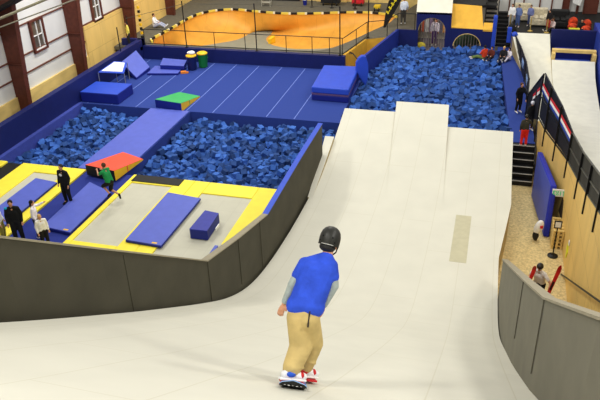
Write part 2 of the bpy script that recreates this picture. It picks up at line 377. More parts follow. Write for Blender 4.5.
# coping pads: alternate yellow / black / white blocks
acc = [0]
for a, c in zip(pts[:-1], pts[1:]): acc.append(acc[-1]+(c-a).length)
def alongp(s):
    for i in range(len(acc)-1):
        if s <= acc[i+1]: t = (s-acc[i])/(acc[i+1]-acc[i]+1e-9); return pts[i].lerp(pts[i+1], t)
    return pts[-1]
s = 0; k = 0; CY = mat('coping_yellow', (222, 200, 80), .6); CW = mat('coping_cream', (232, 228, 200), .6)
while s < acc[-1]-.3:
    for tgt, ln in ((CY, .5), (CW, .14), (M_black, .42)):
        a = alongp(s); c = alongp(min(s+ln, acc[-1])); s += ln
        if (c-a).length > .05: MB().bar(a+V((0, 0, .05)), c+V((0, 0, .05)), .10, .13).build('coping_padding', tgt, bowl)
tip = at(269, 39, -.3)
h = MB().hexa([tip+V((-.05, -.05, -.3)), tip+V((.12, -.05, -.3)), tip+V((.3, .35, -.3)), tip+V((.1, .35, -.3))], [tip+V((-.05, -.05, .0)), tip+V((.12, -.05, .0)), tip+V((.3, .35, .12)), tip+V((.1, .35, .12))]).build('hip_coping', M_yel2, bowl)
# deck around the bowl : ring between coping and outline
outer = []
for p in cD:
    pass
dk = MB()
ctr = V((-13, 39))
outl = []
for p in cD:
    d = V((p.x, p.y))-ctr; t = 50
    for lim, comp, s_ in ((-20.95, 0, -1), (-5.75, 0, 1), (46.5, 1, 1), (34.9, 1, -1)):
        if d[comp]*s_ > 0: t = min(t, (lim-ctr[comp])/d[comp])
    q = ctr+d*t
    if q.y < 38.25 and q.x > -7.68+(q.y-34.9)*.21: q = V((-7.68+(max(q.y, 34.9)-34.9)*.21, max(34.9, q.y)))
    outl.append(q)
n = len(cD)
for i in range(n): dk.v.append(V((cD[i].x, cD[i].y, ZD)))
for q in outl: dk.v.append(V((q.x, q.y, ZD)))
for i in range(n): dk.f.append([i, (i+1) % n, n+(i+1) % n, n+i]); dk.mi.append(0)
structure(dk.build('floor_deck', M_deck))
structure(MB().prism([(-7.05, 38.15), (-5.85, 38.65), (-5.6, 40.1), (-4.4, 40.1), (-4.4, 46.5), (-5.2, 46.5), (-6.1, 42.6), (-6.3, 41.0)], .55, .735).build('floor_deck', M_deck))
structure(MB().box(-20.95, -17.5, 45.5, 46.5, .6, .74).build('floor_deck', M_deck))
structure(MB().box(-20.95, -19.3, 34.3, 36.0, .55, .74).build('floor_deck', M_deck))

# ------------------------------------------------------------------ building shell
structure(MB().box(-21.3, -21.1, 10, 47, -1.3, 9).build('wall_left', M_white))
for z in (1.75, 2.58, 3.92, 5.2):
    structure(MB().box(-21.1, -21.04, 10, 36.2, z, z+.06).build('trim_4', M_brownlt))
structure(MB().box(-21.1, -21.0, 10, 31.7, -1.3, .98).build('trim_5', M_plylite))
structure(MB().box(-21.1, -20.98, 31.7, 47, -1.3, 2.55).build('trim_6', M_ply))
def window(k, u0, v0, u1, v1):
    a = atx(u0, v0, -21.08); c = atx(u1, v1, -21.08)
    y0, y1, z0, z1 = min(a.y, c.y), max(a.y, c.y), min(a.z, c.z), max(a.z, c.z)
    o = structure(MB().box(-21.14, -21.09, y0, y1, z0, z1).build('window_%d' % k, M_glass))
    f = MB()
    for (ya, yb, za, zb) in ((y0-.12, y0, z0-.1, z1+.1), (y1, y1+.12, z0-.1, z1+.1), (y0, y1, z0-.1, z0), (y0, y1, z1, z1+.1)): f.box(-21.1, -20.98, ya, yb, za, zb)
    f.build('window_frame', M_brown if k == 1 else M_brown, o)
    m = MB(); m.box(-21.09, -21.04, (y0+y1)/2-.02, (y0+y1)/2+.02, z0, z1)
    m.box(-21.09, -21.04, y0, y1, (z0+z1)/2-.02, (z0+z1)/2+.02); m.box(-21.09, -21.04, y0, y0+.06, z0, z1); m.box(-21.09, -21.04, y1-.06, y1, z0, z1); m.box(-21.09, -21.02, y0, y1, z0, z0+.07)
    m.build('window_mullion', M_plastic_w, o)
window(1, 29, 23, 45.5, 46); window(2, 89, -6, 101, 17)
for k, (y, lab) in enumerate(((25.4, 'red-brown tapered steel column nearest, left of the first window'), (30.35, 'red-brown steel column between the two windows'), (35.9, 'red-brown steel column beside the yellow-shirted person'), (41.4, 'farthest red-brown steel column by the skate bowl corner'))):
    r = empty('steel_column', (-20.8, y, -1.3), lab, 'column', 'steel columns along the left wall')
    zb = -1.3
    def dx(z): return -20.5+(z)*.075
    b = MB(); b.hexa([(-21.08, y-.03, zb), (dx(0)-.08, y-.03, zb), (dx(0)-.08, y+.03, zb), (-21.08, y+.03, zb)], [(-21.08, y-.03, 8), (dx(8), y-.03, 8), (dx(8), y+.03, 8), (-21.08, y+.03, 8)]); b.build('web', M_brown, r)
    b = MB(); b.hexa([(dx(0)-.08, y-.14, zb), (dx(0)-.04, y-.14, zb), (dx(0)-.04, y+.14, zb), (dx(0)-.08, y+.14, zb)], [(dx(8), y-.14, 8), (dx(8)+.04, y-.14, 8), (dx(8)+.04, y+.14, 8), (dx(8), y+.14, 8)]); b.build('flange', M_brown, r)
    for z in (2.6,): MB().box(-21.05, dx(2.6), y-.1, y+.1, z, z+.03).build('stiffener', M_brown, r)
# roof rafter and duct in the top left corner
r = empty('roof_beam', (-19, 24.4, 5.2), 'dark brown roof beam crossing the top left corner', 'beam')
a = aty(0, 13, 21.5); c = aty(38, -10, 25.5)
MB().bar(aty(-30, 26, 24.9), aty(60, -24, 24.9), 1.6, .12).build('beam_web', M_dark, r)
r2 = MB().tube([aty(-30, 31, 22), aty(90, -19, 22)], .05).build('roof_pipe', mat('grey_conduit', (150, 146, 122), .5)); tag(r2, 'thick grey pipe slanting across the top left corner', 'pipe')
r2 = MB().tube([aty(-10, 31, 23.0), aty(90, -6, 23.0)], .025).build('roof_cable', mat('grey_conduit2', (140, 138, 120), .5)); tag(r2, 'thin grey conduit below the thick roof pipe', 'pipe')
# back wall
structure(MB().box(-21.1, -3, 46.5, 46.7, -1.3, 9).build('wall_back', M_plylite))
d = structure(MB().box(-19.1, -13.2, 46.3, 46.5, ZD, 4).build('door_1', M_plastic_w))
for x in (-19.15, -17.6, -16.1, -14.6, -13.2): MB().box(x-.05, x+.05, 46.24, 46.3, ZD, 4).build('door_frame', M_brown, d)
MB().box(-19.1, -13.2, 46.2, 46.3, ZD, ZD+.18).build('door_sill', M_black, d)
structure(MB().box(-12.0, -9.9, 46.3, 46.5, ZD, 4).build('trim_7', M_ply))

# ------------------------------------------------------------------ foam cubes
cube_me = []
for k in range(3):
    me = bpy.data.meshes.new('foam_cube'); bm = bmesh.new(); bmesh.ops.create_cube(bm, size=.215+.01*k)
    bmesh.ops.bevel(bm, geom=bm.edges[:], offset=.008, segments=1, affect='EDGES'); bm.to_mesh(me); bm.free(); me.materials.append(M_foam); cube_me.append(me)
cubes = []   # (pit, loc, rot)
def in_poly(x, y, P):
    c = False; j = len(P)-1
    for i in range(len(P)):
        if (P[i][1] > y) != (P[j][1] > y) and x < (P[j][0]-P[i][0])*(y-P[i][1])/(P[j][1]-P[i][1])+P[i][0]: c = not c
        j = i
    return c
PITS = [('left', [(-19.05, 21.1), (-15.55, 21.1), (-15.55, 27.4), (-19.05, 27.4)]), ('middle', [(-13.25, 21.1), (-6.1, 21.1), (-6.1, 27.4), (-13.25, 27.4)]),
        ('far', [(-6.2, 28.3), (-6.2, 31.0), (-6.45, 34.0), (-5.35, 39.85), (.15, 39.85), (.75, 33), (1.0, 28.3)])]
for pn, P in PITS:
    xs = [p[0] for p in P]; ys = [p[1] for p in P]; st = .215
    if pn == 'far': st = .235
    dzf = .2 if pn == 'far' else 0
    for layer, zz in ((0, -.58), (1, -.38)):
        y = min(ys)+.1*layer
        while y < max(ys):
            x = min(xs)+.1*layer
            while x < max(xs):
                px, py = x+random.uniform(-.07, .07), y+random.uniform(-.07, .07)
                if in_poly(px, py, P) and random.random() < (.95 if layer == 0 else .45):
                    wv = .07*math.sin(px*1.3+py*.7)+.05*math.sin(py*1.9-px)
                    cubes.append((pn, V((px, py, zz+dzf+wv+random.uniform(-.05, .07))), layer))
                x += st
            y += st
vis = [c for c in cubes if c[2] == 1 and c[0] != 'far']
vis.sort(key=lambda c: (c[1]-EYE).length)
single = vis[:300]; sid = set(id(c) for c in single)
LABC = {'left': 'blue foam cube near the front of the pit left of the runway', 'middle': 'blue foam cube near the front of the pit right of the runway'}
GRPC = {'left': 'foam cubes in the left pit', 'middle': 'foam cubes in the middle pit'}
for i, c in enumerate(single):
    o = bpy.data.objects.new('foam_cube', cube_me[i % 3]); COL.objects.link(o); o.location = c[1]
    o.rotation_euler = (random.uniform(0, 6.28), random.uniform(0, 6.28), random.uniform(0, 6.28)); tag(o, LABC[c[0]], 'foam cube', GRPC[c[0]])
b = MB(); cv = [V(p) for p in ((-1, -1, -1), (1, -1, -1), (1, 1, -1), (-1, 1, -1), (-1, -1, 1), (1, -1, 1), (1, 1, 1), (-1, 1, 1))]
cf = [(3, 2, 1, 0), (4, 5, 6, 7), (0, 1, 5, 4), (1, 2, 6, 5), (2, 3, 7, 6), (3, 0, 4, 7)]
for c in cubes:
    if id(c) in sid: continue
    from mathutils import Euler
    R = Euler((random.uniform(0, 6.28), random.uniform(0, 6.28), random.uniform(0, 6.28))).to_matrix(); s_ = .11 if c[0] != 'far' else .13
    b.add([c[1]+R@(q*s_) for q in cv], cf)
tag(b.build('foam_cubes', M_foams), 'countless blue foam cubes filling the three pits behind the nearest ones', 'foam cubes', None, 'stuff')

# ------------------------------------------------------------------ trampolines
def tramp(name, label, x0, x1, y0, y1, bx0, bx1, by0, by1, sides='lrfb'):
    r = empty(name, ((x0+x1)/2, (y0+y1)/2, -.03), label, 'trampoline', 'trampolines set in the floor')
    MB().box(bx0-.02, bx1+.02, by0-.02, by1+.02, -.03, .012).build('bed', M_bed, r)
    for s, (a, b_, c, d_) in {'l': (x0, bx0, y0, y1), 'r': (bx1, x1, y0, y1), 'f': (bx0, bx1, y0, by0), 'b': (bx0, bx1, by1, y1)}.items():
        if b_-a > .02 and d_-c > .02: MB().box(a+.004, b_-.004, c+.004, d_-.004, -.03, .06).build('frame_pad', M_yellow, r, bevel=.02)
    return r
tramp('trampoline', 'leftmost floor trampoline, yellow padded, with a blue mat across it', -17.85, -14.97, 12.5, 20.97, -16.95, -15.65, 13.5, 20.35)
tramp('trampoline', 'middle floor trampoline with bare grey bed beside the blue lane mat', -12.88, -10.3, 12.0, 20.97, -12.66, -11.0, 16.2, 20.35)
tramp('trampoline', 'rightmost floor trampoline carrying the small blue box', -10.3, -6.05, 12.0, 20.97, -9.7, -7.75, 13.2, 20.12)
for (x0, x1, lab) in ((-12.72, -10.75, 'black pad on the yellow trampoline edge in front of the middle pit'),):
    tag(MB().box(x0, x1, 20.42, 20.93, .06, .085).build('edge_pad', M_black), lab, 'pad')
structure(MB().box(-20.6, -17.9, 19.55, 19.6, -.03, -.018).build('trim_8', M_plastic_w))
tag(MB().box(-19.3, -18.6, 20.5, 20.97, -.03, .06).build('edge_pad', M_yellow, bevel=.02), 'yellow floor pad at the far left by the black floor', 'pad')
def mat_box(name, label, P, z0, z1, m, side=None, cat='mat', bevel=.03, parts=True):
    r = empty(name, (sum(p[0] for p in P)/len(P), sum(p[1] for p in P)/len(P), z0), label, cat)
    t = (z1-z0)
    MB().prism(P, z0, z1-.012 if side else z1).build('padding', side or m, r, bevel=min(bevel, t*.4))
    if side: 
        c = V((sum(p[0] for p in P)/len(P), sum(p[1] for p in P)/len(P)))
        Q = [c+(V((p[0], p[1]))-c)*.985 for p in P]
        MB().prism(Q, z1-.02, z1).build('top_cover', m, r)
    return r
def rect(x0, x1, y0, y1): return [(x0, y0), (x1, y0), (x1, y1), (x0, y1)]
def velcro(r, x, y, z, m=M_yel2): MB().box(x, x+.18, y, y+.07, z, z+.006).build('tag', m, r)
q = [at(u, v, .14) for u, v in ((-12, 221), (14, 229), (56, 184), (37, 179))]
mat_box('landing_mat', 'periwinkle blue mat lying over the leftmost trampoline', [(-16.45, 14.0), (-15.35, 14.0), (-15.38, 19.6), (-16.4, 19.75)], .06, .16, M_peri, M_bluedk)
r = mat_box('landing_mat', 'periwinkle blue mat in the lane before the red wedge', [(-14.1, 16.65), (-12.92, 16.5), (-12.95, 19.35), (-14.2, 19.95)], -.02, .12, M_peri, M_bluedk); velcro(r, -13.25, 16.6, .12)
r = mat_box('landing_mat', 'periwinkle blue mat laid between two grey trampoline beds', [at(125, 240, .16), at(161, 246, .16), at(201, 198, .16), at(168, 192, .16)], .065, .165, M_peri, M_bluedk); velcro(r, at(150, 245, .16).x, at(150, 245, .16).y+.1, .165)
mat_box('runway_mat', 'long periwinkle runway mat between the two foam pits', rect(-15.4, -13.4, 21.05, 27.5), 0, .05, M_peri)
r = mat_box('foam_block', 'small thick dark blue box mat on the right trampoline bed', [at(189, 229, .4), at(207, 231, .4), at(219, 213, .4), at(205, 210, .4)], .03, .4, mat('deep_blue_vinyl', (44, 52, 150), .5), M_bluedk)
MB().box(-8.15, -8.12, 17.6, 17.9, .16, .26).build('label_patch', M_plastic_w, r)
def blk(u0, v0, u1, v1, lab):
    a, c = at(u0, v0, .3), at(u1, v1, .3); x0, x1 = sorted((a.x, c.x)); y0, y1 = sorted((a.y, c.y))
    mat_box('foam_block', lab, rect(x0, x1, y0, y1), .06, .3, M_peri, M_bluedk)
blk(207, 262, 215, 245, 'small periwinkle block tucked behind the barrier corner, left one'); blk(216, 252, 225, 245, 'small periwinkle block tucked behind the barrier corner, right one')
# wedges
def wedge(label, nl, nr, fr, fl, h, top, side, front):
    r = empty('wedge_mat', ((nl[0]+fr[0])/2, (nl[1]+fr[1])/2, nl[2]), label, 'wedge mat')
    nl, nr, fr, fl = [V(p) for p in (nl, nr, fr, fl)]; H = V((0, 0, h)); e = V((0, 0, .04))
    MB().hexa([nl, nr, fr, fl], [nl+H, nr+H, fr+e, fl+e]).build('core', side, r)
    o = V((0, 0, .012)); MB().hexa([nl+H, nr+H, fr+e, fl+e], [nl+H+o, nr+H+o, fr+e+o, fl+e+o]).build('top_cover', top, r)
    d = (nl-fl).normalized()*.012
    MB().hexa([nl, nr, nr+d, nl+d], [nl+H, nr+H, nr+H+d, nl+H+d]).build('front_cover', front, r)
    m = nr.lerp(fr, .42); sx = (nr-nl).normalized()*.01; hh = V((0, 0, h*.58+.01))
    w_ = (fr-nr).normalized()*.05
    MB().hexa([m, m+w_, m+w_+sx, m+sx], [m+hh, m+w_+hh*.98, m+w_+sx+hh*.98, m+sx+hh]).build('fold_strap', top, r)
    return r
def g3(p, z): return (p.x, p.y, z)
wedge('orange-red topped wedge mat with yellow sides at the runway end', g3(at(85.5, 165, .47), .05), g3(at(114, 171, .47), .05), g3(at(143, 158.5, .12), .05), g3(at(123, 151.5, .12), .05), .42, M_red, M_yel2, M_black)
wedge('green topped wedge mat with yellow side on the blue floor', g3(at(155, 99.5, .4), 0), g3(at(181, 103.5, .4), 0), g3(at(200, 96, .05), 0), g3(at(179, 92, .05), 0), .4, M_green, M_yel2, M_bluedk)
# box mats
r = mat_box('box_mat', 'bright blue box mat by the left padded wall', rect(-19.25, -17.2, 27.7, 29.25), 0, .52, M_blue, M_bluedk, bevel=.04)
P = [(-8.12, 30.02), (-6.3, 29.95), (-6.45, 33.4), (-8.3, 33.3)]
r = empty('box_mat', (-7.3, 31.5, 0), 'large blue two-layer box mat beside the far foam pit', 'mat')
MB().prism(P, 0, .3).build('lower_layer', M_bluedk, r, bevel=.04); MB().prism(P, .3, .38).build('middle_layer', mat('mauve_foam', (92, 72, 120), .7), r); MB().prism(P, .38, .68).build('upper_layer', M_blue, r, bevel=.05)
# curved mat standing at pit corner
r = empty('leaning_mat', (-6.4, 32.6, 0), 'blue curved mat standing bent at the pit wall corner', 'mat')
out = [(366, 56.5), (362.5, 56), (359, 58.5), (356.5, 63), (356.2, 71), (360, 78.5), (365.5, 86), (367.5, 80), (368.6, 72), (368.3, 64)]
Q = [aty(u, v, 32.6+.0*i) for i, (u, v) in enumerate(out)]
b = MB(); n = len(Q); D = V((-.1, .25, 0)); b.add(Q+[p+D for p in Q], [list(range(n)), list(range(n, 2*n))[::-1]]+[(i, (i+1) % n, n+(i+1) % n, n+i) for i in range(n)]); b.build('padding', M_blue, r, bevel=.03)
# tilted big mat
def slab(name, label, c4, off, m, side=None, cat='mat', extra=None):
    c4 = [V(p) for p in c4]; r = empty(name, (sum(p.x for p in c4)/4, sum(p.y for p in c4)/4, min(p.z for p in c4)), label, cat)
    off = V(off); MB().hexa([p+off for p in c4], c4).build('padding', side or m, r, bevel=.03)
    if side:
        c = sum(c4, V())/4; e = off.normalized()*-.006
        MB().hexa([c+(p-c)*.97-e*.2 for p in c4], [c+(p-c)*.97+e for p in c4]).build('top_cover', m, r)
    return r
slab('landing_mat', 'big purple-blue mat leaning tilted over the mini trampoline', [at(121, 62, .75), at(136.5, 78, .1), at(150, 67, .2), at(136, 50, .9)], (.0, .0, -.22), M_peri, M_bluedk)
mat_box('landing_mat', 'periwinkle mat lying flat on the far blue floor', [at(147, 73.5, .1), at(178, 73.5, .1), at(184, 67, .1), at(155, 66, .1)], 0, .12, M_peri, M_bluedk)
mat_box('landing_mat', 'blue mats stack behind the flat mat near the bins', [at(160, 66, .3), at(184, 67, .3), at(187, 61, .3), at(163, 59, .3)], .12, .36, M_peri, M_bluedk)
# mini trampoline
r = empty('mini_trampoline', (-19, 30.6, 0), 'white mini trampoline with blue rim standing tilted on legs', 'trampoline')
A = [at(98, 72, .95), at(124, 73, .75), at(127, 62, .95), at(114, 61, 1.15)]
MB().hexa([p-V((0, 0, .05)) for p in A], A).build('rim_pad', M_blue, r, bevel=.015)
c = sum(A, V())/4; MB().hexa([c+(p-c)*.8 for p in A], [c+(p-c)*.8+V((0, 0, .015)) for p in A]).build('bed', M_plastic_w, r)
for p in A: MB().tube([p-V((0, 0, .04)), V((p.x, p.y, 0))], .02).build('leg', mat('galvanised_tube', (170, 170, 168), .4, metal=.6), r)
# bins
def bin_(u, v, col, label, lid):
    p = at(u, v, 0); r = empty('trash_bin', p, label, 'trash bin')
    MB().lathe(p, [(.2, 0), (.24, .05), (.27, .72), (.28, .76)], 20).build('barrel', col, r, smooth=False)
    MB().lathe(p+V((0, 0, .76)), [(.29, 0), (.29, .05), (.2, .1), (.02, .11)], 20).build('lid', lid, r)
    for s in (-1, 1): MB().tube([p+V((s*.27, 0, .6)), p+V((s*.33, 0, .57)), p+V((s*.27, 0, .52))], .015).build('handle', col, r)
bin_(192.5, 69.5, mat('navy_plastic', (18, 26, 80), .4), 'dark blue round bin, left of the green one, heaped with a white bag', M_yel2)
bin_(203.5, 67, mat('green_plastic', (20, 104, 48), .4), 'green round trash bin with a yellow lid at the padded wall', M_yel2)
p = at(192.5, 69.5, 0); tag(MB().ball(p+V((.05, 0, .95)), .2, .18, .1).ball(p+V((-.08, .03, .93)), .15, .14, .08).build('trash_bag', M_plastic_w, smooth=True), 'crumpled white bag lying on the blue bin', 'bag')
p = at(183.5, 73.3, 0); tag(MB().obox(p+V((0, 0, .06)), .28, .2, .12, rz(.4)).obox(p+V((.18, .05, .04)), .16, .14, .08, rz(.1)).build('small_box', mat('orange_card', (224, 128, 44), .7), bevel=.01), 'small orange box on the blue floor in front of the bins', 'box')

# ------------------------------------------------------------------ railings behind gym
def railing(name, label, P, hts, posts, pr=.022, mid=True):
    r = empty(name, P[0], label, 'railing'); P = [V(p) for p in P]
    for h in hts: MB().tube([p+V((0, 0, h)) for p in P], pr).build('rail', M_blackm, r)
    for p in posts: MB().tube([V(p), V(p)+V((0, 0, hts[0]))], pr*.95).build('post', M_blackm, r)
    return r
yb = 34.75
zt = .76
railing('railing', 'black pipe railing on the blue wall before the skate bowl', [(-19.3, yb, zt), (-7.6, yb, zt)], [.93, .12], [(x, yb, zt) for x in (-19.2, -18.0, -14.9, -13.1, -10.75, -9.3, -8.35, -7.65)])
railing('railing', 'black railing along the sunken corridor right of the skate bowl', [(-7.6, yb, zt), (-6.95, 38.1, zt)], [.93, .1], [(-7.25, 36.5, zt), (-6.95, 38.1, zt)])
railing('railing', 'black railing between the corridor and the arched wall', [(-6.95, 38.2, .74), (-5.9, 38.75, .74), (-5.5, 40.05, .8), (-4.45, 40.1, .8)], [.93], [(-5.9, 38.75, .74), (-5.5, 40.05, .8), (-4.5, 40.1, .8)])
def pole(u, lab, top=3.35):
    p = aty(u, 53, yb); q = V((p.x, yb, .76)); r = empty('net_post', q, lab, 'post', 'tall posts of the net before the bowl')
    MB().tube([q, V((q.x, q.y, top))], .032).build('shaft', M_blackm, r); MB().box(q.x-.07, q.x+.07, yb-.07, yb+.07, .76, .79).build('base_plate', M_blackm, r)
pole(187.5, 'tall thin black net post above the bins'); pole(257, 'tall thin black net post before the middle of the skate bowl'); pole(340, 'tall thin black net post at the railing corner right of the bowl')
q = V((-6.9, 38.2, .76)); r = empty('net_post', q, 'tall thin black post behind the railing corner by the hanging banner', 'post'); MB().tube([q, q+V((0, 0, 2.6))], .032).build('shaft', M_blackm, r); MB().box(q.x-.07, q.x+.07, q.y-.07, q.y+.07, .76, .79).build('base_plate', M_blackm, r)
tag(MB().tube([(-20.2, yb, 2.25), (-16.5, yb, 3.2), (-12.4, yb, 3.28), (-7.7, yb, 3.3)], .012).build('net_cable', mat('net_cord', (84, 80, 70), .8)), 'thin cord strung between the tall net posts', 'cable')
q = V((-19.45, 32.4, 1.12)); r = empty('wall_post', q, 'thin dark post rising from the left padded wall', 'post'); MB().tube([q, q+V((0, 0, 1.3))], .03).build('shaft', M_blackm, r)
q = V((-20.3, 35.0, .75)); r = empty('wall_post', q, 'thin dark post beside the yellow-shirted person', 'post'); MB().tube([q, q+V((0, 0, 1.6))], .03).build('shaft', M_blackm, r)
# feather banner
r = empty('feather_banner', aty(383, 31, 40.5), 'black and yellow pointed feather banner hanging above the bowl edge', 'banner')
F = [(383, 31), (386, 12), (391, -4), (404, -4), (397, 8), (389, 22)]
Q = [aty(u, v, 40.5) for u, v in F]; D = V((0, .02, 0)); n = len(Q)
MB().add(Q+[p+D for p in Q], [list(range(n)), list(range(n, 2*n))[::-1]]+[(i, (i+1) % n, n+(i+1) % n, n+i) for i in range(n)]).build('cloth', M_black, r)
b = MB()
for (u, v) in ((390, 8), (392.5, 4), (395, 0), (387.5, 12.5)):
    c = aty(u, v, 40.46); b.obox(c, .2, .012, .1, Matrix.Rotation(.8, 3, 'Y')); b.obox(c+V((.1, 0, .09)), .05, .012, .17, Matrix.Rotation(.5, 3, 'Y'))
b.build('lettering', mat('banner_yellow', (226, 206, 40), .6), r)
MB().tube([aty(383, 31, 40.52), aty(386, 12, 40.52), aty(391, -6, 40.52)], .02).build('pole', M_blackm, r)
# corridor handrail
q = [aty(349.5, 52, 35.2), aty(353, 53.5, 35.0), aty(358, 60, 34.6)]
r = empty('handrail', q[2], 'short black handrail on the orange corridor wall', 'handrail'); MB().tube(q, .03).build('rail', M_blackm, r); MB().tube([q[1], q[1]+V((-.25, .05, -.05))], .02).build('bracket', M_blackm, r)

# ------------------------------------------------------------------ arched wall behind the far pit
def arch_wall(x0, x1, zt_, acx, aw, ah, y, th, m, name, label):
    """front face with an arched hole, extruded"""
    zb = -1.0; N = 14; r = empty(name, ((x0+x1)/2, y, zb), label, 'platform')
    arc = [(acx-aw/2, zb)]+[(acx-aw/2*math.cos(math.pi*i/N), ah-aw/2*.95+aw/2*.95*math.sin(math.pi*i/N)) for i in range(N+1)]+[(acx+aw/2, zb)]
    b = MB(); 
    # strips: left, right, above
    def q(a, c, d, e): 
        b.hexa([(a[0], y, a[1]), (c[0], y, c[1]), (c[0], y+th, c[1]), (a[0], y+th, a[1])], [(e[0], y, e[1]), (d[0], y, d[1]), (d[0], y+th, d[1]), (e[0], y+th, e[1])])
    q((x0, zb), (acx-aw/2, zb), (acx-aw/2, zt_), (x0, zt_)); q((acx+aw/2, zb), (x1, zb), (x1, zt_), (acx+aw/2, zt_))
    for a, c in zip(arc[1:-2], arc[2:-1]): q(a, c, (c[0], zt_), (a[0], zt_))
    b.build('face', m, r); return r
r1 = arch_wall(-4.4, -2.42, 1.87, -3.5, 1.56, 1.56, 40.0, .25, M_navy, 'arched_wall', 'navy wall with large arched opening under the white ramp')
r2 = arch_wall(-2.42, -.05, 1.0, -1.45, 1.55, .72, 40.02, .25, M_navy, 'arched_wall', 'navy wall with lower arched opening under the golden ramp')
# white arch lining
for (acx, aw, ah, root) in ((-3.5, 1.56, 1.56, r1), (-1.45, 1.55, .72, r2)):
    pts = [V((acx-aw/2*math.cos(math.pi*i/16), 40.04, ah-aw/2*.95+aw/2*.95*math.sin(math.pi*i/16))) for i in range(17)]
    MB().tube(pts, .03, 6).build('arch_trim', M_plylite, root)
# behind the arches: bright room with fabrics and bars
area(-2.2, 41.2, 1.7, .5, 30, (-3.3, 42.6, .3))  # small added lamp to lift the dark interior behind the arches
structure(MB().box(-4.6, .1, 43.0, 43.1, -1.3, 2.4).build('wall_store', mat('store_wall', (214, 206, 190), .8)))
cols = [(196, 92, 60), (228, 226, 222), (140, 118, 150), (190, 110, 70), (110, 104, 120), (216, 150, 90), (170, 160, 168)]
for i in range(9):
    x = -4.4+i*.27; tag(MB().box(x, x+.2, 42.6, 42.7, .0, 1.7+.1*(i % 3)).box(x+.05, x+.15, 42.58, 42.62, .3, 1.2).build('jacket_rack_panel', mat('cloth_%d' % (i % 7), cols[i % 7], .9)), ['rust', 'white', 'mauve', 'terracotta', 'grey', 'apricot', 'pale grey'][i % 7]+' cloth hanging inside the large arch, %s' % ('left part' if i < 4 else 'right part' if i > 6 else 'middle part'), 'hanging cloth', 'cloths behind the large arch')
r = empty('bar_fence', (-3.4, 41.2, -.8), 'thin pale barred fence inside the large arch', 'fence')
for i in range(11): MB().tube([(-4.2+i*.15, 41.2, -.8), (-4.2+i*.15, 41.2, 1.4)], .016, 6).build('bar', mat('pale_bar', (170, 160, 158), .5), r)
r = empty('bar_fence', (-1.4, 40.7, -.8), 'thin pale barred fence inside the low arch', 'fence')
for i in range(11): MB().tube([(-2.2+i*.16, 40.7, -.8), (-2.2+i*.16, 40.7, .8)], .018, 6).build('bar', mat('pale_bar', (170, 160, 158), .5), r)
structure(MB().box(-4.6, .1, 40.25, 43.0, -1.3, -.5).build('floor', mat('store_floor', (110, 104, 110), .8)))
tag(MB().ball((-1.9, 41.6, -.1), .6, .3, .4).ball((-1.2, 41.7, -.05), .5, .3, .35).build('cushion_heap', mat('sage_cloth', (74, 96, 72), .9), smooth=True), 'dark green cushion heap behind the low arch bars', 'cushion')
tag(MB().ball((-4.15, 40.6, -.25), .3, .18, .2).build('soft_bundle', mat('yellow_cloth', (222, 204, 76), .8), smooth=True), 'yellow bundle at the foot of the large arch', 'bundle')
# deck + upper ramps
root = empty('launch_ramp', (-3.4, 42.0, 1.0), 'white matted ramp rising behind the large arch', 'ramp')
a0, a1 = V((-4.42, 40.0, 1.87)), V((-2.42, 40.0, 1.86)); t0, t1 = V((-4.7, 43.4, 3.3)), V((-2.6, 43.4, 3.3))
e = V((0, 0, -.1)); MB().hexa([a0+e, a1+e, t1+e, t0+e], [a0, a1, t1, t0]).build('surface', M_snow2, root)
root = empty('wooden_bank', (-1.4, 40.8, 1.0), 'golden plywood banked ramp above the low arch', 'ramp')
b0, b1, b2, b3 = V((-2.4, 40.02, 1.06)), V((-.6, 40.02, 1.0)), aty(482, 6, 41.4), aty(452.5, 3.5, 41.4)
e = V((0, .05, -.12)); MB().hexa([b0+e, b1+e, b2+e, b3+e], [b0, b1, b2, b3]).build('bank_surface', M_gold, root)
MB().hexa([V((-.62, 40.0, .9)), V((-.08, 40.0, .9)), V((-.08, 41.0, .9)), V((-.62, 41.0, .9))], [V((-.62, 40.0, 1.0)), V((-.08, 40.0, 1.0)), V((-.08, 40.6, 1.25)), V((-.62, 40.6, 1.25))]).build('bank_ledge', M_gold, root)
structure(MB().box(-2.6, .0, 41.4, 44.6, 1.9, 2.05).build('floor_upper', M_black))
structure(MB().box(-4.9, -2.7, 43.4, 45.2, 3.2, 3.3).build('floor_upper', M_black))
r = empty('black_staircase', (-.3, 42, 1.0), 'black stairs behind the golden bank', 'stairs')
for i in range(6): MB().box(-.55, .05, 41.0+.25*i, 41.3+.25*i, 1.1+.2*i, 1.16+.2*i).build('step', M_blackm, r)
MB().box(-.6, -.55, 41, 42.6, 1.1, 2.3).build('stringer', M_black, r)
r = empty('padded_post', (.0, 40.1, -.2), 'tall royal blue padded post at the right end of the arched wall', 'post')
MB().box(-.1, .12, 39.95, 40.2, -.3, 1.75).build('padding', M_blue, r, bevel=.03); MB().ball((.01, 40.07, 1.75), .12, .12, .1).build('cap', M_blue, r, smooth=True)
# big black stairs to right platform
r = empty('black_staircase', (.45, 40.4, 0), 'broad black stairs climbing right of the arched wall', 'stairs')
for i in range(9):
    MB().box(.14, .95, 40.25+.22*i, 40.5+.22*i, .0+.17*i, .17+.17*i).build('step', mat('black_rubber_tread', (16, 16, 18), .5), r)
    MB().box(.14, .95, 40.24+.22*i, 40.26+.22*i, .15+.17*i, .175+.17*i).build('nosing', mat('stair_nosing', (66, 66, 66), .5), r)
for s in (.12, .97): MB().tube([(s, 40.3, 1.0), (s, 42.2, 2.4)], .03).build('handrail', M_blackm, r)

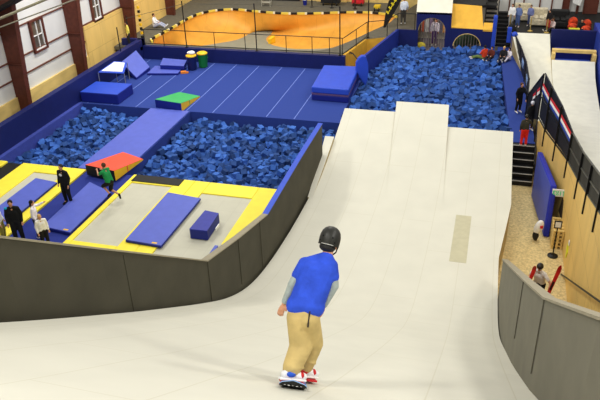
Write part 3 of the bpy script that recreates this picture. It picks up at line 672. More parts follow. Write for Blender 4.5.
# ------------------------------------------------------------------ right platform
structure(MB().box(.95, 3.1, 39.75, 45, -1.3, .98).build('floor_platform', M_black))
structure(MB().box(3.1, 6.2, 39.2, 45, -1.3, .96).build('floor_platform', M_black))
structure(MB().prism([at(549, 38, .3), (3.1, 39.2), (5.4, 39.2), (5.3, 39.0)], .3, 1.32).build('wall_platform_face', M_navy)) if False else None
structure(MB().box(3.0, 5.35, 39.05, 39.2, -.5, 1.42).build('wall_platform_face', M_navy))
structure(MB().box(.95, 3.05, 39.66, 39.75, .3, .98).build('trim_9', M_black))
structure(MB().prism([(5.3, 16.5), (5.5, 16.5), (5.55, 40.5), (5.28, 40.5)], -1.3, [2.6, 2.6, 1.5, 1.5]).build('wall_right_padded', mat('blue_wall_pad', (40, 62, 160), .6)))
# building wall right back
structure(MB().box(-3, 9, 45.0, 45.2, -1.3, 8).build('wall_back_right', M_white))
structure(MB().box(7.2, 7.4, 10, 45, -1.3, 8).build('wall_right', M_white))
for z in (1.9, 2.9): structure(MB().box(-3, 7.2, 44.93, 45, z, z+.07).build('trim_10', M_brownlt))
for x in (.7, 1.55, 2.5, 3.2): structure(MB().box(x, x+.08, 44.9, 44.98, .9, 5).build('trim_10', M_brownlt))
def col2(u, wd, lab):
    p = aty(u, 12, 44.6); r = empty('steel_column', (p.x, 44.5, .98), lab, 'column'); MB().box(p.x-wd/2, p.x+wd/2, 44.5, 44.56, .98, 6).build('web', M_brown, r)
    MB().box(p.x-wd/2-.03, p.x-wd/2, 44.4, 44.66, .98, 6).build('flange', M_brown, r)
col2(565, .38, 'brown steel column behind the black sofa on the right platform'); col2(590, .8, 'wide red-brown steel column at the top right corner'); col2(577, .12, 'slim brown column between the two wider right ones')
tag(MB().hexa([aty(573, 3, 44.3), aty(580, 6, 44.3), aty(580, 6, 44.35), aty(573, 3, 44.35)][0:4], [aty(572, -8, 44.3), aty(585, -8, 44.3), aty(585, -8, 44.35), aty(572, -8, 44.35)]).build('hanging_board', M_plastic_w), 'white board hanging between the brown columns at top right', 'board')
# sofas etc.
def couch(u, v, wd, m, lab, z=.98):
    p = at(u, v, z); r = empty('couch', (p.x, p.y, z), lab, 'couch')
    x, y = p.x, p.y
    MB().box(x-wd/2, x+wd/2, y, y+.8, z+.08, z+.42).build('seat_base', m, r, bevel=.06); MB().box(x-wd/2, x+wd/2, y+.6, y+.9, z+.1, z+.92).build('backrest', m, r, bevel=.08)
    for s in (-1, 1): MB().box(x+s*(wd/2-.1)-.12, x+s*(wd/2-.1)+.12, y-.02, y+.85, z+.08, z+.62).build('armrest', m, r, bevel=.06)
    for s in (-1, 1): MB().obox((x+s*wd*.2, y+.3, z+.48), wd*.36, .55, .14).build('cushion', m, r, bevel=.05)
M_beige = mat('beige_print_cloth', (196, 186, 160), .9, .25, 9)
couch(521.5, 22, .95, M_beige, 'beige patterned couch nearer the stairs on the right platform'); couch(538, 27, .95, M_beige, 'beige patterned couch nearer the black sofa')
couch(559, 29, 1.0, M_black, 'black leather sofa on the right platform')
def beanbag(u, v, m, lab):
    p = at(u, v, .98); r = empty('flame_chair', (p.x, p.y, .98), lab, 'chair'); MB().ball(p+V((0, 0, .22)), .28, .26, .2).build('seat', m, r, smooth=True); MB().ball(p+V((0, .18, .42)), .26, .1, .3).build('backrest', m, r, smooth=True)
M_flame = mat('flame_print', (196, 60, 26), .7, .9, 5)
beanbag(572, 30.5, M_flame, 'orange flame patterned chair right of the black sofa'); beanbag(585.5, 33, M_flame, 'orange flame patterned chair at the far right of the platform')
p = at(573.5, 33.5, .98); r = empty('low_table', p, 'low yellow-green tray table before the flame chairs', 'table'); MB().box(p.x-.28, p.x+.28, p.y-.12, p.y+.12, 1.2, 1.26).build('tray', mat('lime_tray', (206, 206, 50), .6), r)
for sx in (-.2, .2): MB().box(p.x+sx-.02, p.x+sx+.02, p.y-.02, p.y+.02, .98, 1.2).build('leg', M_blackm, r)
M_brass = mat('brass_post', (200, 170, 90), .35, metal=.5)
for k, (u, v, lab) in enumerate(((509.5, 27.5, 'brass stanchion post by the stairs'), (530, 31, 'middle brass stanchion post at the platform edge'), (546.5, 33.5, 'brass stanchion post at the right corner of the white ramp lip'))):
    p = at(u, v, .99); p.y = max(p.y, 39.95); r = empty('stanchion', (p.x, p.y, .98), lab, 'stanchion', 'brass stanchions on the platform edge')
    MB().lathe((p.x, p.y, .98), [(.14, 0), (.14, .03), (.04, .07), (.03, .1)], 16).build('base', M_brass, r); MB().tube([(p.x, p.y, 1.05), (p.x, p.y, 1.75)], .028).build('post', M_brass, r)
tag(MB().lathe((.93, 40.0, .98), [(.3, 0), (.27, .1), (.15, .35), (.04, .42)], 4).build('black_cone_cover', M_black), 'black pyramid shaped cover at the top of the broad stairs', 'cover')
tag(MB().box(.72, .95, 39.5, 39.72, .45, 1.3).build('padded_block', M_blue, bevel=.03), 'blue padded block at the upper left corner of the white ramp lip', 'pad')
p = at(597, 25, 1.0)

# second ramp with lip, lower lip and flat
root = empty('second_ramp', (3.4, 30, -1.2), 'off-white matted ramp beyond the plywood wall with raised left lip', 'ramp')
PB = [(12, 4.25), (16, 3.02), (20, 1.8), (22, 1.35), (24.5, .92), (27, .5), (29.5, .16)]
f1 = smooth_interp(PB+[(32.5, .0), (34.5, -.02), (36.0, .12), (37.8, .5), (39.62, 1.02)])
f2 = smooth_interp(PB+[(32.5, .0), (34.0, .02), (35.5, .12), (36.8, .46)])
def fl(y): return interp(y, [(8, 3.11), (21, 3.11), (22, 3.05), (23, 2.95), (24.5, 2.67), (26, 2.42), (27.4, 2.22), (29.4, 2.2), (29.6, 1.75), (34, 1.9), (39.7, .95)])
def fm(y): return interp(y, [(8, 3.7), (21, 3.6), (30, 3.1), (36, 3.05), (39.7, 2.98)])
def fr(y): return interp(y, [(8, 4.2), (18, 4.6), (30, 4.72), (33, 4.86), (36.8, 5.0)])
flat(strip('left_track', fl, fm, f1, 12, 39.62, 80, 5, M_snow2, root, -1.25, (3, 30, 0)))
flat(strip('right_track', fm, lambda y: 5.28 if y < 30 else fr(y)+.15, f2, 12, 36.8, 70, 5, M_snow2, root, -1.25, (3, 30, 0)))
# timber frame with blue inside
r = empty('timber_frame', (4.1, 37.6, .2), 'pale timber framed box opening with blue padding at the top of the right ramp', 'frame')
MB().box(3.04, 5.2, 37.25, 37.55, .72, .86).build('top_beam', M_plylite, r); MB().box(3.04, 3.2, 36.9, 37.5, -.3, .75).build('side_post', M_plylite, r); MB().box(5.02, 5.2, 36.9, 37.5, -.3, .75).build('side_post', M_plylite, r)
MB().box(3.2, 5.02, 37.9, 38.1, -.3, .75).build('back_padding', M_bluedk, r); MB().box(3.2, 5.02, 37.3, 37.6, -.2, .32).build('roll_pad', M_blue, r, bevel=.1)

# ------------------------------------------------------------------ plywood retaining wall, fences on the right
wp = [(2.1, 27.35, .86), (2.3, 26, .98), (2.55, 24.5, 1.16), (2.83, 23, 1.33), (2.93, 22, 1.45), (3.0, 21, 1.6), (3.0, 20, 1.88), (3.0, 18, 2.5), (3.0, 14, 3.72), (3.0, 10, 4.95)]
M_mesh = mat('black_mesh_panel', (44, 44, 40), .7, .25, 3)
M_meshdk = mat('dark_banner_panel', (20, 22, 30), .6, .2, 3)
b = MB()
for a, c in zip(wp[:-1], wp[1:]):
    b.hexa([(a[0], a[1], -1.3), (c[0], c[1], -1.3), (c[0]+.1, c[1], -1.3), (a[0]+.1, a[1], -1.3)], [(a[0], a[1], a[2]), (c[0], c[1], c[2]), (c[0]+.1, c[1], c[2]), (a[0]+.1, a[1], a[2])])
structure(b.build('wall_right_plywood', M_ply, origin=(2.6, 18, -1.2)))
root = empty('guard_fence', (2.4, 20, 1), 'black panelled guard fence sloping up along the plywood wall', 'fence')
hf = 1.12; fp = [(2.12, 27.9, .85)]+wp
def fz(y): return interp(-y, [(-p[1], p[2]) for p in wp])
def fx(y): return interp(-y, [(-p[1], p[0]) for p in wp])
def hfn(y): return interp(-y, [(-27.6, 1.92), (-26, 1.82), (-24.5, 1.6), (-23, 1.08), (-21, 1.0), (-18, .92), (-14, .82), (-10, .72)])
ys = [27.6, 26.0, 24.3, 22.6, 20.4, 18.4, 16.4, 14.4, 12.4, 10.4]
for k, (ya, yb_) in enumerate(zip(ys[:-1], ys[1:])):
    A, B = (fx(ya)+.03, ya, fz(ya)), (fx(yb_)+.03, yb_, fz(yb_))
    HA, HB = hfn(ya), hfn(yb_)
    for (lo, hi, nm) in ((.05, .46, 'lower_panel'), (.5, .97, 'upper_panel')):
        MB().hexa([(A[0], A[1], A[2]+lo*HA), (B[0], B[1], B[2]+lo*HB), (B[0]+.02, B[1], B[2]+lo*HB), (A[0]+.02, A[1], A[2]+lo*HA)], [(A[0], A[1], A[2]+hi*HA), (B[0], B[1], B[2]+hi*HB), (B[0]+.02, B[1], B[2]+hi*HB), (A[0]+.02, A[1], A[2]+hi*HA)]).build(nm, M_meshdk if k < 3 else M_mesh, root)
    for h in (.02, .48, 1.0):
        MB().bar((A[0]-.01, A[1], A[2]+h*HA), (B[0]-.01, B[1], B[2]+h*HB), .04).build('rail', mat('dark_grey_rail', (96, 96, 88), .4, metal=.3) if k > 2 else M_blackm, root)
    MB().bar((B[0]-.04, B[1], B[2]-.62), (B[0]-.04, B[1], B[2]+HB), .07, .05).build('post', M_blackm, root)
# coloured stripe banner on fence top panels
def stripe(y0, y1, h0, h1, m, off=-.035):
    def cz(y): return fz(y)+interp(-y, [(-27.6, 1.40), (-26, 1.28), (-24.5, 1.14), (-22.8, .86)])
    A = (fx(y0)+off+.02, y0, cz(y0)); B = (fx(y1)+off+.02, y1, cz(y1))
    return MB().hexa([(A[0], A[1], A[2]+h0), (B[0], B[1], B[2]+h0), (B[0]+.012, B[1], B[2]+h0), (A[0]+.012, A[1], A[2]+h0)], [(A[0], A[1], A[2]+h1), (B[0], B[1], B[2]+h1), (B[0]+.012, B[1], B[2]+h1), (A[0]+.012, A[1], A[2]+h1)])
M_bred = mat('banner_red', (206, 36, 44), .6); M_bwh = mat('banner_white', (240, 240, 240), .6); M_bbl = mat('banner_blue', (34, 66, 160), .6)
for ya, yb_ in ((27.45, 26.1), (25.85, 24.4), (24.15, 22.75)):
    stripe(ya, yb_, .07, .18, M_bred).build('red_stripe', M_bred, root); stripe(ya, yb_, -.05, .07, M_bwh).build('white_stripe', M_bwh, root); stripe(ya, yb_, -.17, -.05, M_bbl).build('blue_stripe', M_bbl, root)
# cross fence (end) between walkway fence and high fence
root = empty('guard_fence', (2.0, 28.6, .6), 'short black fence section turning the corner with a red and white emblem', 'fence')
c0, c1 = V((1.72, 29.8, 0)), V((2.08, 27.62, .8))
T0, T1 = V((1.72, 29.8, 1.05)), V((2.08, 27.62, 2.74))
t = V((.03, .02, 0)); MB().hexa([c0, c1, c1+t, c0+t], [T0, T1, T1+t, T0+t]).build('panel', M_meshdk, root)
MB().bar(T0, T1, .05).build('rail', M_blackm, root); MB().bar(c1, T1, .06).build('post', M_blackm, root)
b = MB(); o_ = V((-.03, -.02, 0))
def lp(s, t_): return c0.lerp(c1, s).lerp(T0.lerp(T1, s), t_)+o_
for (s0, s1, t0_, t1_, m, nm) in ((.46, .64, .66, .74, M_bred, 'red_mark'), (.46, .64, .58, .66, M_bwh, 'white_mark'), (.74, .92, .68, .76, M_bred, 'red_mark'), (.74, .92, .6, .68, M_bwh, 'white_mark')):
    MB().hexa([lp(s0, t0_), lp(s1, t0_), lp(s1, t0_)-o_*.3, lp(s0, t0_)-o_*.3], [lp(s0, t1_), lp(s1, t1_), lp(s1, t1_)-o_*.3, lp(s0, t1_)-o_*.3]).build(nm, m, root)
# walkway fence
root = empty('guard_fence', (1.6, 35, 0), 'low black fence between the blue walkway and the white ramp', 'fence')
W = [(1.72, 29.8), (1.8, 32.0), (1.7, 34.5), (1.45, 37.0), (1.15, 39.3)]
for k, (a, c) in enumerate(zip(W[:-1], W[1:])):
    MB().hexa([(a[0], a[1], .05), (c[0], c[1], .05), (c[0]+.03, c[1], .05), (a[0]+.03, a[1], .05)], [(a[0], a[1], .98), (c[0], c[1], .98), (c[0]+.03, c[1], .98), (a[0]+.03, a[1], .98)]).build('panel', M_mesh if k % 2 else M_meshdk, root)
    for h in (.5, 1.0): MB().bar((a[0], a[1], h), (c[0], c[1], h), .04).build('rail', M_blackm, root)
    MB().bar((a[0], a[1], 0), (a[0], a[1], 1.02), .06).build('post', M_blackm, root)
    if k in (1, 2):
        d = V((c[0]-a[0], c[1]-a[1], 0)); p0 = V((a[0]-.015, a[1], .4))+d*.3; MB().hexa([p0, p0+d*.3, p0+d*.3+V((.012, 0, 0)), p0+V((.012, 0, 0))], [p0+V((0, 0, .35)), p0+d*.3+V((0, 0, .35)), p0+d*.3+V((.012, 0, .35)), p0+V((.012, 0, .35))]).build('sticker', mat('pale_blue_sticker', (150, 180, 220), .6), root)
r = empty('padded_post', (1.15, 39.35, 0), 'blue capped padded post at the far end of the walkway fence', 'post'); MB().tube([(1.12, 39.35, 0), (1.12, 39.35, .95)], .13, 14).build('padding', M_bluedk, r); MB().ball((1.12, 39.35, .98), .17, .17, .16).build('cap', M_blue, r, smooth=True)

# stairs from the walkway down to osb floor
r = empty('black_staircase', (1.65, 26.2, -1.2), 'black steps with pale nosings down from the walkway to the board floor', 'stairs')
for i in range(6):
    z = -.03-.195*i; y1 = 27.0-.25*i
    MB().box(1.2, 2.08, y1-.27, y1, -1.2, z).build('step', M_blackm, r); MB().box(1.22, 2.06, y1-.275, y1-.24, z-.005, z+.02).build('nosing', mat('pale_nosing', (180, 180, 176), .5), r)
MB().box(1.16, 1.2, 25.4, 27.0, -1.2, .03).build('stringer', M_black, r)
MB().tube([(2.05, 27.2, .95), (2.05, 27.2, 0)], .025).build('rail_post', M_blackm, r); MB().tube([(2.05, 27.2, .95), (2.06, 25.4, -.2)], .025).build('handrail', M_blackm, r)

# leaning blue pad
a, bq, c_, d_ = V((2.24, 24.7, -1.19)), V((2.6, 21.75, -1.19)), V((2.66, 22.4, .52)), V((2.3, 25.5, .34))
r = empty('leaning_mat', (2.1, 23, -1.2), 'tall royal blue crash mat leaning on the plywood wall', 'mat')
nn = (bq-a).cross(d_-a).normalized(); nn = -nn if nn.x > 0 else nn
MB().hexa([a, bq, c_, d_], [p+nn*.2 for p in (a, bq, c_, d_)]).build('padding', mat('royal_mat_side', (36, 48, 170), .5), r, bevel=.04)
c5 = [p+nn*.2 for p in (a, bq, c_, d_)]; cc = sum(c5, V())/4
MB().hexa([cc+(p-cc)*.95 for p in c5], [cc+(p-cc)*.95+nn*.008 for p in c5]).build('face_cover', M_peri, r)
# pallet stack
r0 = at(558, 243, -1.2)
for k in range(5):
    z = -1.2+.145*k; r = empty('wooden_pallet', (2.8, 21.5, z), ['bottom', 'second from bottom', 'middle', 'second from top', 'topmost'][k]+' pale wooden pallet of the stack against the plywood wall', 'pallet', 'stacked pallets')
    x0, x1, y0, y1 = 2.63, 2.97 if 0 else 2.98, 21.05, 22.0
    for x in (x0, (x0+x1)/2-.03, x1-.06): MB().box(x, x+.06, y0, y1, z, z+.1).build('stringer', M_plylite, r)
    for i in range(5): yy = y0+i*(y1-y0-.12)/4; MB().box(x0, x1, yy, yy+.12, z+.1, z+.135).build('slat', M_plylite, r)
# exit style sign
p = aty(560, 194, 20.6)
r = empty('exit_sign', (2.8, 22.2, .0), 'small white sign with green lettering over the dark opening on the plywood wall', 'sign')
sx = 2.76; c = atx(559.5, 193, sx)
MB().box(c.x-.24, c.x+.2, c.y-.03, c.y+.03, c.z-.13, c.z+.13).build('sign_box', M_plastic_w, r)
b = MB(); ge = mat('sign_green', (40, 190, 130), .5, emit=.3)
G = {'E': ['111', '100', '110', '100', '111'], 'X': ['101', '101', '010', '101', '101'], 'I': ['010', '010', '010', '010', '010'], 'T': ['111', '010', '010', '010', '010']}
for i, ch in enumerate('EXIT'):
    for r_, row in enumerate(G[ch]):
        for q_, bit in enumerate(row):
            if bit == '1': xx = c.x-.215+(i*4+q_)*.026; zz = c.z+.085-r_*.034; b.box(xx, xx+.026, c.y-.038, c.y-.03, zz-.034, zz)
b.build('lettering', ge, r)
# dark brown panel: shade inside the triangular opening, put in as colour
tag(MB().hexa([(2.86, 22.6, -.55), (2.92, 21.9, -.55), (2.96, 21.9, -.55), (2.9, 22.6, -.55)], [(2.88, 22.35, .12), (2.9, 22.15, .12), (2.94, 22.15, .12), (2.92, 22.35, .12)]).build('dark_opening_panel', mat('dark_brown_opening', (60, 48, 34), .8)), 'dark triangular opening on the plywood wall above the pallets', 'opening')
# sign stand
p = at(552, 224.5, -1.2); p = V((2.12, 19.2, -1.2)); p = at(553, 224, -1.2); 
base = V((2.2, 19.55, -1.2)); base = at(552, 255.5, -1.2)
base = at(552.5, 256, -1.2); base.x = min(base.x, 2.74)
r = empty('sign_stand', base, 'black pole stand with a small white sign on the board floor', 'sign stand')
MB().lathe(base, [(.17, 0), (.17, .03), (.05, .06), (.03, .08)], 20).build('base', M_blackm, r)
top = base+V((.0, 0, 1.15)); MB().tube([base+V((0, 0, .05)), top], .02).build('pole', M_blackm, r)
MB().obox(top+V((0, -.02, .1)), .24, .02, .28).build('sign_frame', M_blackm, r); MB().obox(top+V((0, -.034, .1)), .17, .01, .2).build('sign_sheet', M_plastic_w, r)
# yellow sticker on wall
c = atx(567, 250, 2.98); r = empty('warning_sign', c, 'yellow diamond sticker on the plywood wall', 'sign'); MB().add([(2.97, c.y+.16, c.z), (2.97, c.y, c.z+.3), (2.97, c.y-.16, c.z), (2.97, c.y, c.z-.3), (3.01, c.y+.16, c.z), (3.01, c.y, c.z+.3), (3.01, c.y-.16, c.z), (3.01, c.y, c.z-.3)], [(0, 1, 2, 3), (7, 6, 5, 4), (0, 1, 5, 4), (1, 2, 6, 5), (2, 3, 7, 6), (3, 0, 4, 7)]).build('diamond', mat('neon_yellow', (226, 230, 50), .6), r)
c = atx(569, 243, 2.98); MB().obox(c, .02, .16, .14).build('note', M_plastic_w, r)
# stair behind right barrier and wall handrail
r = empty('black_staircase', (2.1, 16.8, -1.2), 'black sawtooth stairs behind the grey barrier wall', 'stairs')
for i in range(8):
    MB().box(1.75, 2.98, 17.35-.26*(i+1), 17.35-.26*i, -1.2, -1.05+.15*i).build('step', M_blackm, r)
h0, h1 = atx(561, 274, 2.9), atx(606, 306, 2.9)
r = empty('handrail', h0, 'black sloping handrail on the plywood wall over the hidden stairs', 'handrail'); MB().tube([h0, h1], .025).build('rail', M_blackm, r)
for s in (.05, .5, .95): q = h0.lerp(h1, s); MB().tube([q, q+V((.08, 0, -.06))], .015).build('bracket', M_blackm, r)
# white scooter-like bag near pad
p = at(536, 240, -1.2); r = empty('helmet_bag', p, 'white padded vest with red patch propped against the blue mat', 'bag')
b = MB().ball(p+V((.02, 0, .52)), .15, .12, .3, rot=Matrix.Rotation(.25, 3, 'Y')); b.build('shell', M_plastic_w, r, smooth=True)
MB().obox(p+V((.1, -.1, .6)), .1, .04, .1).build('patch', M_bred, r); MB().ball(p+V((-.04, -.02, .2)), .11, .1, .2).build('lower_pouch', M_black, r, smooth=True)

# back deck furniture seen at top edge
def wheelbox(u, v, m, lab, w_=.9, h_=.7):
    p = at(u, v, ZD); p.y -= .9; r = empty('equipment_cart', (p.x, p.y, ZD), lab, 'cart'); MB().box(p.x-w_/2, p.x+w_/2, p.y, p.y+.5, ZD+.15, ZD+h_).build('body', m, r, bevel=.03)
    for s in (-1, 1): MB().tube([(p.x+s*w_*.35-.03, p.y, ZD+.12), (p.x+s*w_*.35+.03, p.y, ZD+.12)], .12, 14).build('wheel', M_black, r)
wheelbox(333, 2.5, M_black, 'dark wheeled cart on the deck behind the bowl', 1.3, .8); wheelbox(379, 8, mat('yellow_case', (214, 180, 40), .6), 'small yellow case on the deck by the banner', .4, .35); wheelbox(360, 3, M_bred, 'red and dark wheeled cart right of the larger one', .8, .7)
def stoolrack(u, v, lab, m, h=.9):
    p = at(u, v, ZD); r = empty('metal_rack', (p.x, p.y, ZD), lab, 'rack')
    for sx in (-.3, .3):
        for sy in (0, .3): MB().tube([(p.x+sx, p.y+sy, ZD), (p.x+sx, p.y+sy, ZD+h)], .02).build('leg', m, r)
    for z in (.25, .55, .85): MB().box(p.x-.32, p.x+.32, p.y-.02, p.y+.32, ZD+z, ZD+z+.03).build('shelf', m, r)
stoolrack(266, 6.5, 'pale metal rack on the deck behind the bowl', mat('pale_metal', (180, 176, 160), .4))
def deckpost(u, v, lab):
    p = at(u, v, ZD); r = empty('deck_post', (p.x, p.y, ZD), lab, 'post', 'short posts behind the bowl'); MB().tube([(p.x, p.y, ZD), (p.x, p.y, ZD+.9)], .04).build('shaft', M_blackm, r); MB().lathe((p.x, p.y, ZD), [(.14, 0), (.14, .03), (.04, .05)], 12).build('base', M_blackm, r)
deckpost(312, 7, 'leftmost short black post behind the bowl'); deckpost(332, 8, 'middle short black post behind the bowl, before the dark cart'); deckpost(355, 9, 'rightmost short black post behind the bowl')
r = empty('bucket', at(305, 5, ZD), 'small dark blue bucket by the tan door panel', 'bucket'); MB().lathe(at(305, 5, ZD), [(.12, 0), (.16, .35)], 14).build('pail', M_bluedk, r); MB().lathe(at(305, 5, ZD)+V((0, 0, .35)), [(.17, 0), (.17, .03)], 14).build('rim', M_plastic_w, r)
r = empty('padded_post', (-20.4, 36.6, ZD), 'tall thin post wrapped in yellow and black padding by the brown column', 'post')
for i in range(8): MB().box(-20.1, -19.98, 36.0, 36.12, ZD+.25*i, ZD+.25*i+.14).build('band', M_yel2 if i % 2 else M_black, r)

# ------------------------------------------------------------------ people
def cap(b, p0, r0, p1, r1, n=10):
    p0, p1 = V(p0), V(p1); d = p1-p0; L = d.length
    if L < 1e-5: b.ball(p0, r0, n=n); return
    pts = []; rs = []
    dn = d/L
    for a in (80, 60, 35, 10): pts.append(p0-dn*r0*math.sin(math.radians(a))); rs.append(max(.002, r0*math.cos(math.radians(a))))
    for t in (0, .25, .5, .75, 1): pts.append(p0.lerp(p1, t)); rs.append(r0+(r1-r0)*t)
    for a in (10, 35, 60, 80): pts.append(p1+dn*r1*math.sin(math.radians(a))); rs.append(max(.002, r1*math.cos(math.radians(a))))
    b.tube(pts, rs, n)
CM = {}
def cmat(rgb): 
    k = 'cloth_%d_%d_%d' % rgb
    return mat(k, rgb, .85, .12, 14)
HAIR = {'dark': (34, 24, 18), 'blond': (196, 160, 96), 'brown': (84, 56, 34), 'black': (16, 14, 14)}
def person(label, base, h=1.7, face=0.0, shirt=(200, 200, 200), pants=(30, 30, 34), hair='dark', shoes=(230, 230, 230), helmet=None, long_sleeve=True, pose='stand', arms=None, hatcol=None, legs=None, lean=(0, 0), vox=None, shorts=False, extra=None, group=None, hair_long=False):
    """joints laid out in a body frame (x right, y forward, z up) scaled by h"""
    base = V(base); vox = vox or .022*h/1.7; R = rz(face); k = h/1.75
    root = empty('person', base, label, 'person', group)
    def W(p): return base+R@(V(p)*k)
    hipz, shz = .92, 1.43
    lx, ly = lean
    hip = V((0, 0, hipz)); 
    J = dict(pel=V((0, 0, .95)), chest=V((lx*.7, ly*.7, 1.28)), neck=V((lx, ly, 1.48)), head=V((lx*1.12, ly*1.15+.02, 1.635)))
    for s, n_ in ((-1, 'l'), (1, 'r')):
        J['hip'+n_] = V((s*.095, 0, .92)); J['kn'+n_] = V((s*.11, .03, .5)); J['an'+n_] = V((s*.12, -.02, .09)); J['toe'+n_] = V((s*.13, .15, .035))
        J['sh'+n_] = V((s*.18+lx, ly, 1.42)); J['el'+n_] = V((s*.25+lx, ly-.03, 1.15)); J['wr'+n_] = V((s*.24+lx, ly+.08, .9))
    dz = 0
    if pose == 'sit':      # on the ground, legs forward
        dz = -.80
        for k_ in ('pel', 'chest', 'neck', 'head', 'hipl', 'hipr', 'shl', 'shr'): J[k_] = J[k_]+V((0, 0, dz))
        for s, n_ in ((-1, 'l'), (1, 'r')):
            J['kn'+n_] = V((s*.14, .42, .28)); J['an'+n_] = V((s*.14, .75, .09)); J['toe'+n_] = V((s*.15, .86, .18)); J['el'+n_] = V((s*.24, .08, .4)); J['wr'+n_] = V((s*.15, .3, .36))
    if pose == 'crouch':
        for k_ in ('pel', 'hipl', 'hipr'): J[k_] = J[k_]+V((0, -.18, -.42))
        for k_ in ('chest', 'neck', 'head', 'shl', 'shr'): J[k_] = J[k_]+V((0, .02, -.45))
        for s, n_ in ((-1, 'l'), (1, 'r')):
            J['kn'+n_] = V((s*.16, .25, .46)); J['el'+n_] = V((s*.26, .12, .72)); J['wr'+n_] = V((s*.14, .32, .6))
    if arms:
        for kk, vv in arms.items(): J[kk] = V(vv)
    if legs:
        for kk, vv in legs.items(): J[kk] = V(vv)
    P = {a: W(c) for a, c in J.items()}
    def c_(b, a, r0, d, r1): cap(b, P[a] if isinstance(a, str) else a, r0*k, P[d] if isinstance(d, str) else d, r1*k)
    # body
    b = MB(); hd = P['head']; Rh = R
    b.ball(hd, .075*k, .092*k, .115*k, 14, rot=Rh); cap(b, P['neck'], .055*k, hd-V((0, 0, .06*k)), .052*k)
    b.ball(hd+R@V((0, .093, -.01))*k, .014*k, .02*k, .024*k, 8); 
    for s in (-1, 1): b.ball(hd+R@V((s*.076, 0, 0))*k, .012*k, .022*k, .032*k, 8)
    for s, n_ in ((-1, 'l'), (1, 'r')):
        c_(b, 'sh'+n_, .05, 'el'+n_, .042); c_(b, 'el'+n_, .04, 'wr'+n_, .028)
        d = (P['wr'+n_]-P['el'+n_]).normalized(); w0 = P['wr'+n_]; sd = d.cross(V((0, 0, 1))+R@V((0, .3, 0))).normalized()
        pm = w0+d*.05*k; b.ball(pm, .036*k, .036*k, .042*k, 8)
        for fi in range(4):
            q = pm+d*.03*k+sd*(fi-1.5)*.019*k; cap(b, q, .0105*k, q+d*(.055, .065, .06, .045)[fi]*k-V((0, 0, .012*k)), .008*k, 6)
        cap(b, pm-sd*.03*k, .012*k, pm-sd*.05*k+d*.035*k, .009*k, 6)
        c_(b, 'hip'+n_, .07, 'kn'+n_, .055); c_(b, 'kn'+n_, .055, 'an'+n_, .038); c_(b, 'an'+n_, .04, 'toe'+n_, .03)
    c_(b, 'pel', .08, 'chest', .085); c_(b, 'chest', .08, 'neck', .045)
    b.build('body', M_skin, root, remesh=vox*.62, relax=2)
    # shirt
    b = MB(); sx = R@V((1, 0, 0))*k
    for s in (-.075, -.02, .02, .075): cap(b, P['pel']+sx*s, .115*k, P['chest']+sx*s, .118*k)
    for s, n_ in ((-1, 'l'), (1, 'r')):
        cap(b, P['chest'], .1*k, P['sh'+n_], .068*k); c_(b, 'neck', .064, 'sh'+n_, .064)
        c_(b, 'sh'+n_, .07, P['sh'+n_].lerp(P['el'+n_], .98 if long_sleeve else .65), .062)
        if long_sleeve: c_(b, 'el'+n_, .058, P['el'+n_].lerp(P['wr'+n_], .95), .044)
    b.build('shirt', cmat(shirt), root, remesh=vox, relax=3)
    b = MB()
    for s, n_ in ((-1, 'l'), (1, 'r')):
        c_(b, 'pel', .13, 'hip'+n_, .115)
        c_(b, 'hip'+n_, .115, 'kn'+n_, .088)
        if not shorts: c_(b, 'kn'+n_, .085, P['kn'+n_].lerp(P['an'+n_], .92), .07)
        else: pass
    b.build('trousers' if not shorts else 'shorts', cmat(pants), root, remesh=vox, relax=3)
    for n_ in 'lr':
        b = MB(); f = P['an'+n_]-V((0, 0, .03*k)); d = (P['toe'+n_]-P['an'+n_]); cap(b, f-d.normalized()*.03*k, .052*k, P['toe'+n_]+d.normalized()*.02*k, .042*k); b.build('shoe', cmat(shoes), root, remesh=vox*.8, relax=2)
    if helmet:
        b = MB(); b.ball(hd+V((0, 0, .03*k))-R@V((0, .012, 0))*k, .108*k, .125*k, .115*k, 16, rot=Rh); o = b.build('helmet', mat('helmet_%d_%d_%d' % helmet, helmet, .3, .05), root, smooth=True)
    else:
        b = MB(); b.ball(hd+V((0, 0, .03*k))-R@V((0, .022, 0))*k, .088*k, .098*k, .105*k, 14, rot=Rh)
        if hair_long: b.ball(hd-R@V((0, .06, .09))*k, .085*k, .06*k, .15*k, 12, rot=Rh)
        b.build('cap' if hatcol else 'hair', cmat(hatcol or HAIR[hair]), root, smooth=True)
    b = MB()
    for s in (-1, 1): b.ball(hd+R@V((s*.03, .088, .01))*k, .009*k, .006*k, .007*k, 8)
    b.build('eyes', M_black, root)
    if extra: extra(root, P, R, k)
    return root
FACE_CAM = math.pi
def chest_logo(root, P, R, k):
    c = P['chest']+R@V((0, .125, .06))*k; MB().ball(c, .07*k, .012*k, .06*k, 12, rot=R).build('shirt_emblem', M_plastic_w, root)
# trampoline group
person('person in black hoodie and black pants with white chest emblem standing in the lane', at(69, 203), 1.56, math.pi*.97, (20, 20, 22), (16, 16, 18), hair='black', hatcol=(40, 38, 36), shoes=(20, 20, 20), extra=chest_logo)
def teal(root, P, R, k):
    c = P['shr']; MB().ball(c+V((0, 0, .04*k)), .07*k, .07*k, .045*k, 10).build('shoulder_panel', mat('teal_cloth', (0, 150, 190), .8), root)
person('person in black jacket with teal shoulders seen from the front above the barrier', at(21, 243, -.02), 1.62, -2.6, (16, 18, 20), (22, 22, 24), hair='dark', shoes=(30, 30, 30), extra=teal)
person('blond child in white shirt half behind the black-jacketed person', at(5, 241, -.02), 1.42, -1.2, (236, 236, 232), (150, 140, 60), hair='blond')
person('dark-haired girl in white top reaching one arm out', at(40, 237, -.02), 1.4, -1.1, (238, 232, 236), (60, 60, 70), hair='dark', hair_long=True, arms={'ell': (-.3, .15, 1.35), 'wrl': (-.2, .42, 1.5)})
